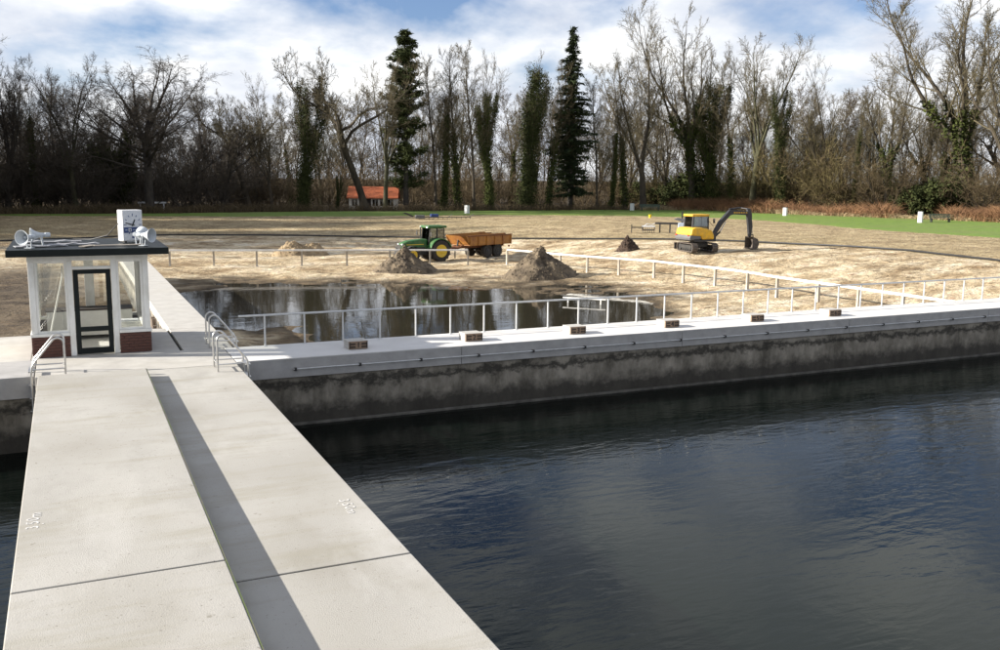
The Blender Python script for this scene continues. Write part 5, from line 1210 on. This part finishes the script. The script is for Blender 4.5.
def tree_proto(kind, seed, barkm, twigm, ivy=None, detail=1.0):
    t = bare_tree(kind, seed, detail); rg = np.random.default_rng(seed + 99)
    V, Q = tubes(t['trunk']); me_t = np_mesh('trunk', V, Q, smooth=True); me_t.materials.append(M[barkm])
    V, Q = tubes_slivers(t['crown'], t['fine'], seed); me_c = np_mesh('crown', V, Q); me_c.materials.append(M[twigm])
    parts = [('trunk', me_t), ('crown', me_c)]
    if ivy:
        n, sig, top, l1, mname = ivy
        H = t['H']; pts = [sample(t['T'], n // 2, rg, 0, H * top)]
        pts.append(sample(t['S'], n // 2, rg, 0, H * top))
        if l1: pts.append(sample(t['L1'], int(n * l1), rg, H * .15, H * top))
        C = np.concatenate(pts); z = C[:, 2] / H
        clump = .45 + .9 * vnoise(C[:, 2] * .9 + C[:, 0], C[:, 1] * .8 + 3, seed) ; s_ = sig * clump * (1.1 - .45 * z / top) * .8
        C = C + rg.normal(size=C.shape) * s_[:, None] * np.array([1, 1, .9]); C[:, 2] = np.maximum(C[:, 2], .05)
        V, Q = leaves(C, .155, rg); me_i = np_mesh('ivy', V, Q); me_i.materials.append(M[mname]); parts.append(('ivy', me_i))
    return dict(parts=parts, H=t['H'])

def conifer_proto(kind, seed):
    rg = np.random.default_rng(seed); H = 24.0
    T = path(np.zeros((1, 3)), np.array([[0, 0, 1.0]]), np.array([H]), 16, 0, .02, rg); TR = np.linspace(.30, .02, 16)[None]
    if kind == 'spruce':
        z = np.repeat(np.arange(2.2, H - .2, .44), 7); B = len(z); z = z + rg.normal(0, .1, B)
        rel = z / H; L = 3.4 * np.clip(1 - rel, .02, 1) ** .72 * rg.uniform(.55, 1.2, B); L = np.where(rel < .3, L * rg.uniform(.4, .95, B), L)
        L *= .78 + .35 * np.sin(z * 3.3) ** 2
        ph = rg.random(B) * 6.283; D = np.stack([np.cos(ph), np.sin(ph), np.where(rel > .85, .5, .02) + 0 * z], -1)
        P = path(np.stack([0 * z, 0 * z, z], -1), D, L, 7, .35, .08, rg, sag=1.25)
        nn = 20000; C = sample(P, nn, rg); w = np.hypot(C[:, 0], C[:, 1])
        V1 = C + np.stack([rg.normal(0, .10, nn), rg.normal(0, .10, nn), -np.abs(rg.normal(0, .16, nn))], -1)
        rad = unit(np.stack([C[:, 0], C[:, 1], 0 * w], -1)); a = unit(rad * .6 + rg.normal(0, .55, (nn, 3)) + np.array([0, 0, -.25])); size = .34; mname = 'needle'
    else:
        z = 3.0 + (H - 3.2) * np.sort(rg.random(130)); B = len(z); rel = z / H
        L = (3.6 * np.clip(1.02 - rel, .05, 1) ** .6) * rg.uniform(.25, 1.3, B); L = np.where(rel < .5, L * .8, L)
        ph = rg.random(B) * 6.283; D = np.stack([np.cos(ph), np.sin(ph), rg.uniform(.1, .7, B)], -1)
        P = path(np.stack([0 * z, 0 * z, z], -1), D, L, 8, .55, .16, rg, sag=.5)
        nn = 22000; i = rg.integers(0, B, nn); u = rg.beta(2.2, 1.1, nn) * 6.99; k = u.astype(int); f = (u - k)[:, None]; C = P[i, k] * (1 - f) + P[i, k + 1] * f
        V1 = C + rg.normal(0, .22, (nn, 3)) * np.array([1, 1, .7]); a = unit(rg.normal(size=(nn, 3)) + np.array([0, 0, .3])); size = .33; mname = 'needle2'
    b = unit(np.cross(a, rg.normal(size=(nn, 3)))); s = size * rg.uniform(.6, 1.4, (nn, 1))
    V = np.stack([V1 - a * s * .5, V1 + b * s * .16, V1 + a * s, V1 - b * s * .16], 1).reshape(-1, 3)
    me_l = np_mesh('crown', V, np.arange(nn * 4).reshape(nn, 4)); me_l.materials.append(M[mname])
    Rb = np.linspace(.05, .012, P.shape[1])[None].repeat(B, 0)
    Vt, Qt = tubes([(T, TR, 8), (P, Rb, 3)]); me_t = np_mesh('trunk', Vt, Qt, smooth=True); me_t.materials.append(M['bark_dark'])
    return dict(parts=[('trunk', me_t), ('crown', me_l)], H=H)

def shrub_data(seed, stems, h, spread, d2=6, d3=5):
    rg = np.random.default_rng(seed); ph = rg.random(stems) * 6.283; P0 = np.stack([np.cos(ph), np.sin(ph), 0 * ph], -1) * rg.random((stems, 1)) * .4 * spread; P0[:, 2] = -.1
    D = np.stack([np.cos(ph) * spread * .35, np.sin(ph) * spread * .35, np.ones(stems)], -1) + rg.normal(0, .15, (stems, 3))
    S = path(P0, D, h * rg.uniform(.55, 1.05, stems), 8, .0, .25, rg, sag=.35); SR = np.linspace(.035, .012, 8)[None].repeat(stems, 0)
    A, AR = children(S, SR, d2, .15, 1, .6, .2, .42, .4, 5, .2, .3, .6, .010, rg)
    B, BR = children(A, AR, d3, .1, 1, .6, .25, .55, .3, 4, .1, .3, .7, .013, rg)
    C, CR = children(B, BR, 4, .1, 1, .6, .25, .6, .3, 3, .1, .3, .8, .010, rg)
    return [(S, SR, 3), (A, AR, 3), (B, BR, 3), (C, CR, 3)], B, A
def shrub_proto(seed, h, spread, m):
    t, B, A = shrub_data(seed, 22, h, spread, 9, 6); V, Q = tubes(t[:1]); a = np_mesh('stems', V, Q, smooth=True); a.materials.append(M['bark_dark'])
    V, Q = slivers([x[:2] for x in t[1:]], seed); b = np_mesh('twigs', V, Q); b.materials.append(M[m]); return dict(parts=[('stems', a), ('twigs', b)], H=h)
def evergreen_proto(seed, h, w, m, n=9000):
    t, B, A = shrub_data(seed, 16, h * .95, w, 6, 4); rg = np.random.default_rng(seed + 1); V, Q = tubes(t[:2]); a = np_mesh('stems', V, Q); a.materials.append(M['bark_dark'])
    C = sample(np.concatenate([B]), n, rg) + rg.normal(0, .22, (n, 3)); C[:, 2] = np.maximum(C[:, 2], .05); V, Q = leaves(C, .17, rg); b = np_mesh('foliage', V, Q); b.materials.append(M[m]); return dict(parts=[('stems', a), ('foliage', b)], H=h)

P_ = {}
P_['slim1'] = tree_proto('slim', 1, 'bark', 'twig'); P_['slim2'] = tree_proto('slim', 2, 'bark', 'twig', (3600, .42, .46, 0, 'ivy')); P_['slim_ivy'] = tree_proto('slim', 3, 'bark', 'twig', (9000, .55, .66, .0, 'ivy'))
P_['fork1'] = tree_proto('fork', 11, 'bark', 'twig'); P_['fork2'] = tree_proto('fork', 15, 'bark', 'twig', (5200, .34, .42, 0, 'ivy')); P_['fork3'] = tree_proto('fork', 23, 'bark_moss', 'twig')
P_['fork_ivy'] = tree_proto('fork', 31, 'bark', 'twig', (14000, .65, .72, .4, 'ivy')); P_['ivy_column'] = tree_proto('fork', 37, 'bark', 'twig', (17000, 1.05, .80, .3, 'ivy_dark'), .7)
P_['ivy_mass'] = tree_proto('fork', 41, 'bark', 'twig', (21000, 1.4, .88, .55, 'ivy_dark'), .8)
P_['spread'] = tree_proto('spread', 5, 'bark_dark', 'twig_dark'); P_['gnarl1'] = tree_proto('gnarled', 6, 'bark', 'twig'); P_['gnarl2'] = tree_proto('gnarled', 9, 'bark_dark', 'twig_dark')
P_['dark1'] = tree_proto('fork', 51, 'bark_dark', 'twig_dark'); P_['dark2'] = tree_proto('slim', 53, 'bark_dark', 'twig_dark'); P_['mossy'] = tree_proto('fork', 55, 'bark_moss', 'twig_dark')
P_['spruce'] = conifer_proto('spruce', 3); P_['pine'] = conifer_proto('pine', 5)
P_['brush1'] = shrub_proto(61, 9.5, 1.6, 'brush'); P_['brush2'] = shrub_proto(63, 9.5, 1.9, 'brush_olive'); P_['evergreen'] = evergreen_proto(71, 5, 1.7, 'ivy'); P_['evergreen_dark'] = evergreen_proto(73, 5, 1.5, 'ivy_dark')

def put(name, kind, loc, h, label, cat, group, ws=1.0, rz=None, lean=(0, 0)):
    p = P_[kind]; e = empty(name, loc, 0); e.rotation_euler = (lean[0], lean[1], rng.random() * 6.28 if rz is None else rz); s = h / p['H']; e.scale = (s * ws, s * ws, s)
    tag(e, label, cat, group)
    for nm, me in p['parts']: ob(nm, me, None, e)
    return e
FW = CM[:, 2]
def height_for(loc, px, ytop):
    depth = loc.x * FW[0] + loc.y * FW[1]; hor = 175 + (px - 63) * 24 / 2463
    return (hor - ytop) * depth / FPX + CAMH - loc.z
EDGE = [(-60, 213.5), (0, 213.5), (170, 213), (350, 211.2), (470, 210.3), (600, 209.8), (700, 210), (780, 213.5), (880, 217), (1000, 221.5), (1100, 229)]
_ed = [math.hypot(*gp(p, q, .1)[:2]) for p, q in EDGE]
def edgeD(px): return float(np.interp(px, [e[0] for e in EDGE], _ed))
def tree_at(kind, px, D, ytop, label, ws=1.0, name='tree', cat='tree', group='trees of the wood edge', rz=None, lean=(0, 0)):
    D = max(D, edgeD(px) + (8 if name == 'bush' else 3.5)); l = az(px, D); l.z = tz(l.x, l.y) - .05; h = height_for(l, px, ytop); return put(name, kind, l, h, label, cat, group, ws, rz, lean)

TR_ = [
 ('dark1', 8, 130, 52, 'dark bare tree at the extreme left edge of the wood', 1.0), ('slim_ivy', 36, 130, 72, 'thin tree wrapped in dark ivy near the left edge', .8), ('mossy', 76, 127, 56, 'bare tree with green mossy trunk left of the broad dark tree', .9),
 ('dark2', 22, 137, 66, 'slim dark bare tree behind the leftmost one', 1), ('dark2', 57, 140, 70, 'slim dark bare tree right behind the thin ivy tree', 1), ('dark1', 103, 138, 95, 'smaller dark bare tree left of the broad dark tree', 1),
 ('spread', 150, 124, 46, 'broad dark bare tree with wide arching crown above the clock', 1.3),
 ('gnarl2', 190, 136, 120, 'low dark bare tree right of the broad dark tree', 1.1), ('gnarl2', 222, 130, 112, 'small bare leaning tree left of the ivy clad tall tree', 1.2),
 ('gnarl1', 250, 134, 92, 'bare crooked tree third to the left of the ivy clad column', .9), ('fork1', 272, 130, 74, 'bare tree with paired stems just left of the ivy clad column', .72),
 ('ivy_column', 303, 128, 52, 'tall dead-topped tree clad in a thick ivy column', .62), ('ivy_column', 337, 127, 168, 'short ivy covered stump left of the orange roof', .5),
 ('gnarl1', 366, 127, 54, 'large crooked bare oak in front of the orange roofed house', 1.0), ('fork3', 385, 133, 62, 'bare tree between the crooked oak and the dark pine', .8),
 ('slim1', 436, 130, 58, 'slim bare tree right next to the dark pine', 1), ('slim_ivy', 443, 134, 68, 'slim tree with ivy on its lower trunk right of the pine', .9), ('slim2', 458, 132, 50, 'tall slim bare tree above the orange trailer', 1), ('slim1', 474, 136, 44, 'tallest slim bare tree between pine and ivy mass', 1),
 ('fork_ivy', 490, 130, 52, 'forked tree with ivy on its stems left of the ivy mass', .62), ('ivy_mass', 526, 130, 55, 'large tree smothered in ivy just left of the spruce', .66), ('slim2', 548, 138, 62, 'slim bare tree squeezed between ivy mass and spruce', 1),
 ('slim1', 597, 138, 78, 'slim bare tree right beside the spruce', 1), ('slim_ivy', 611, 134, 95, 'thin ivy wrapped tree two to the right of the spruce', .8), ('fork1', 643, 137, 3, 'very tall bare forked tree left of the tallest pair', .98), ('slim2', 625, 142, 62, 'slim bare tree at the foot of the very tall forked tree', 1),
 ('fork2', 692, 137, 1, 'tallest bare tree above the excavator', .92), ('fork_ivy', 712, 140, 40, 'tall tree with ivy covered stems right of the tallest tree', .8), ('fork3', 752, 141, 36, 'bare tree with many upright stems above the excavator boom', .9), ('slim2', 733, 146, 60, 'slim bare tree behind the upright stemmed one', 1),
 ('ivy_column', 780, 143, 66, 'tree with ivy crown right of the excavator boom', .55), ('fork1', 826, 145, 54, 'bare tree with wide open fork above the right hand lawn', .9), ('slim_ivy', 852, 143, 88, 'leaning ivy wrapped trunk left of the pale bare tree', .7), ('fork2', 886, 142, 50, 'pale bare tree left of the giant tree', .95),
 ('slim1', 868, 150, 92, 'slim bare tree behind the pale bare tree', 1), ('slim2', 800, 150, 84, 'slim bare tree behind the ivy crowned tree', 1),
 ('fork2', 964, 140, -46, 'giant bare tree with many stems reaching out of the picture', 1.15), ('fork1', 1014, 134, -50, 'giant bare tree cut off by the right edge', 1.0), ('slim1', 925, 146, 84, 'slim bare tree left behind the giant tree', 1)]
for k, px, D, yt, lb, ws in TR_: tree_at(k, px, D, yt, lb, ws, 'bare_tree' if 'ivy' not in k else 'ivy_clad_tree')
tree_at('pine', 406, 128, 36, 'dark ragged pine right of the crooked oak', 1.4, 'pine_tree'); tree_at('spruce', 570, 132, 31, 'dark slender spruce with drooping tiers', 1.3, 'spruce_tree')
# second row
r2 = random.Random(5); kinds = ['slim1', 'slim2', 'fork1', 'fork2', 'fork3', 'gnarl1']; dk_ = ['dark1', 'dark2', 'gnarl2', 'dark2']
for k in range(34):
    px = -15 + k * 31 + r2.uniform(-9, 9); D = 150 + r2.uniform(0, 22); yt = (84 if px > 420 else 100 if px > 240 else 88) + r2.uniform(-14, 26)
    tree_at(r2.choice(dk_ if px < 250 else kinds), px, D, yt, 'bare tree deeper in the wood behind the front row of trees', .9, 'bare_tree', group='trees deeper in the wood')
# trees continuing the wood edge round the left side, outside the picture; their shadow falls on the left of the field
kd_ = ['ivy_mass', 'fork_ivy', 'ivy_mass', 'dark1', 'ivy_column']
for k in range(30):
    x = -13 - (k % 6) * 9 + r2.uniform(-3, 3); y = 102 + (k // 6) * 8.5 - (k % 6) * .5 + r2.uniform(-3, 3)
    put('ivy_clad_tree', kd_[k % 5], (x, y, tz(x, y) - .05), r2.uniform(19, 25), 'tree of the wood edge beyond the left edge of the picture', 'tree', 'trees beyond the left edge', 1.25)

# named shrubs
for kd, px, D, yt, lb, ws in (('evergreen_dark', 118, 134, 132, 'dark evergreen bush between mossy tree and broad dark tree', .45), ('brush2', 775, 138, 128, 'tall olive brown thicket bush right of the excavator boom', 1.0), ('brush1', 812, 138, 138, 'tall brown bush above the right litter bin', 1.0), ('brush2', 745, 140, 150, 'olive bush above the excavator bucket arm', 1.0),
                             ('evergreen_dark', 938, 130, 172, 'dark green holly bush behind the green bench', .9), ('evergreen_dark', 908, 134, 182, 'dark evergreen bush left of the holly bush', .8), ('brush1', 985, 122, 140, 'brown bush below the giant trees at the right edge', 1.1), ('evergreen_dark', 702, 141, 170, 'dark evergreen bush behind the excavator cab', 1.2), ('evergreen_dark', 660, 143, 182, 'dark evergreen bush behind the dark bench', 1.4),
                             ('brush2', 850, 140, 135, 'olive brown bush below the leaning ivy trunk', 1.0), ('brush1', 885, 138, 142, 'brown bush below the pale bare tree', 1.0)):
    tree_at(kd, px, D, yt, lb, ws, 'bush', 'bush', 'bushes at the wood edge')

# far wood: one mass of stems and twigs behind everything, and the undergrowth below it
def transform(V, loc, s, a, ws=1.0):
    c_, s_ = math.cos(a), math.sin(a); X = (V[:, 0] * c_ - V[:, 1] * s_) * s * ws + loc[0]; Y = (V[:, 0] * s_ + V[:, 1] * c_) * s * ws + loc[1]; return np.stack([X, Y, V[:, 2] * s + loc[2]], -1)
def mass(name, protos, spots, m, label, cat):
    Vs = []; Qs = []; b = 0
    for (x, y, h, a, ws) in spots:
        V, Q, H = protos[int(a * 1000) % len(protos)]; Vs.append(transform(V, (x, y, 0.0), h / H, a, ws)); Qs.append(Q + b); b += len(V)
    V = np.concatenate(Vs); n = 0
    V[:, 2] += np.concatenate([np.full(len(v), z) for v, z in zip(Vs, terrain(np.array([s[0] for s in spots]), np.array([s[1] for s in spots])))])
    o = ob(name, np_mesh(name, V, np.concatenate(Qs)), m); tag(o, label, cat, kind='stuff'); return o
def lowtree(seed):
    rg = np.random.default_rng(seed); H = 22; T = path(np.zeros((1, 3)), np.array([[rg.normal(0, .05), 0, 1]]), np.array([H * 1.0]), 8, 0, .12, rg); TR = np.linspace(.22, .03, 8)[None]
    A, AR = children(T, TR, 22, .12, 1, .6, .2, .30, .5, 5, .5, .25, .45, .03, rg); B, BR = children(A, AR, 7, .15, 1, .6, .25, .5, .3, 4, .3, .3, .5, .018, rg); C, CR = children(B, BR, 5, .2, 1, .6, .25, .6, .3, 3, .3, .3, .6, .022, rg); E_, ER = children(C, CR, 3, .2, 1, .6, .25, .6, .3, 3, .3, .3, .7, .018, rg)
    V, Q = tubes_slivers([(T, TR, 5)], [(A, AR), (B, BR), (C, CR), (E_, ER)], seed); return V, Q, H
lows = [lowtree(s) for s in (101, 102, 103)]
sp_ = []
for k in range(125):
    px = -30 + 1090 * (k + r2.random()) / 125; D = 165 + r2.random() * 45; l = az(px, D); yt = (112 if px > 240 else 118) + r2.uniform(-16, 28); sp_.append((l.x, l.y, height_for(l, px, yt), r2.random() * 6.28, 1.1))
mass('far_wood', lows, sp_, 'twig_far', 'dense bare wood seen as one mass behind the nearer trees', 'wood')
sh = []
for s in (201, 202, 203, 204):
    t, B, A = shrub_data(s, 11, 8, 1.7, 7, 5); V, Q = slivers([x[:2] for x in t], s); sh.append((V, Q, 8.0))
def under(lo, hi, n, Dlo, Dhi, hlo, hhi, m, name, label):
    sp = []
    for k in range(n):
        px = lo + (hi - lo) * (k + r2.random()) / n; D = max(Dlo, edgeD(px) + 7) + (Dhi - Dlo) * r2.random(); D = D + 12 if 335 < px < 412 else D; l = az(px, D); sp.append((l.x, l.y, r2.uniform(hlo, hhi), r2.random() * 6.28, 1.15))
    mass(name, sh, sp, m, label, 'undergrowth')
under(-30, 260, 85, 127, 165, 4, 12, 'twig_dark', 'undergrowth', 'dark tangled undergrowth below the trees on the left')
under(230, 640, 115, 135, 175, 3, 8.5, 'brush', 'undergrowth', 'brown tangled undergrowth between the trunks in the middle')
under(620, 1060, 115, 137, 172, 3, 9, 'brush_olive', 'undergrowth', 'olive brown undergrowth below the trees on the right')

# dead bracken and pale grass along the wood edge
def blades(n, spots, h, w, m, name, label, lean=.35):
    rg = np.random.default_rng(n); i = rg.integers(0, len(spots), n); S = np.array(spots)[i]; P = np.stack([S[:, 0], S[:, 1], 0 * S[:, 0]], -1) + rg.normal(0, 1, (n, 3)) * np.array([S[:, 2].mean() * .6] * 2 + [0])
    P[:, 2] = terrain(P[:, 0], P[:, 1]) - .03; hh = h * rg.uniform(.45, 1.15, (n, 1)) * (.55 + .8 * vnoise(P[:, 0] * .45, P[:, 1] * .45, 3))[:, None]; d = np.concatenate([rg.normal(0, lean, (n, 2)), np.ones((n, 1))], 1) * hh; mid = P + d * .55; tip = P + d + np.concatenate([d[:, :2] * .6, -.12 * hh], 1)
    s = unit(np.cross(d, rg.normal(size=(n, 3)))) * w; V = np.stack([P - s, P + s, mid + s * .8, mid - s * .8, tip], 1).reshape(-1, 3); b = np.arange(n)[:, None] * 5
    o = ob(name, np_mesh(name, V, b + np.array([[0, 1, 2, 3]]), b + np.array([[3, 2, 4]])), m); tag(o, label, 'undergrowth', kind='stuff')
edge = []
for k in range(700):
    px = r2.choice((r2.uniform(676, 900), r2.uniform(948, 1060), r2.uniform(676, 775), r2.uniform(960, 1060)))
    yy = np.interp(px, [600, 700, 780, 880, 1000, 1100], [209.8, 210, 213.5, 217, 221.5, 228]); p = gp(px, yy, .1); d = Vector((p.x, p.y, 0)).normalized() * r2.uniform(.0, 7.0); edge.append((p.x + d.x, p.y + d.y, 1.0))
blades(34000, edge, 2.0, .022, 'bracken', 'dead_bracken', 'reddish brown dead bracken along the right side of the lawn')
edge2 = []
for k in range(500):
    px = r2.uniform(640, 1060); yy = np.interp(px, [600, 700, 780, 880, 1000, 1100], [209.8, 210, 213.5, 217, 221.5, 228]); p = gp(px, yy, .1); d = Vector((p.x, p.y, 0)).normalized() * r2.uniform(-.2, .8); edge2.append((p.x + d.x, p.y + d.y, .6))
blades(7000, edge2, .8, .02, 'drygrass', 'dry_grass', 'pale dry grass fringe at the foot of the bracken', .5)
edge3 = []
for k in range(600):
    px = r2.uniform(-40, 690); yy = np.interp(px, [-60, 0, 170, 350, 470, 600, 700], [213.5, 213.5, 213, 211.2, 210.3, 209.8, 210]); p = gp(px, yy, .1); d = Vector((p.x, p.y, 0)).normalized() * r2.uniform(.2, 6); edge3.append((p.x + d.x, p.y + d.y, 1.0))
blades(16000, edge3, 1.2, .02, 'brush', 'dry_grass', 'brown dry growth at the foot of the trees left and middle', .4)
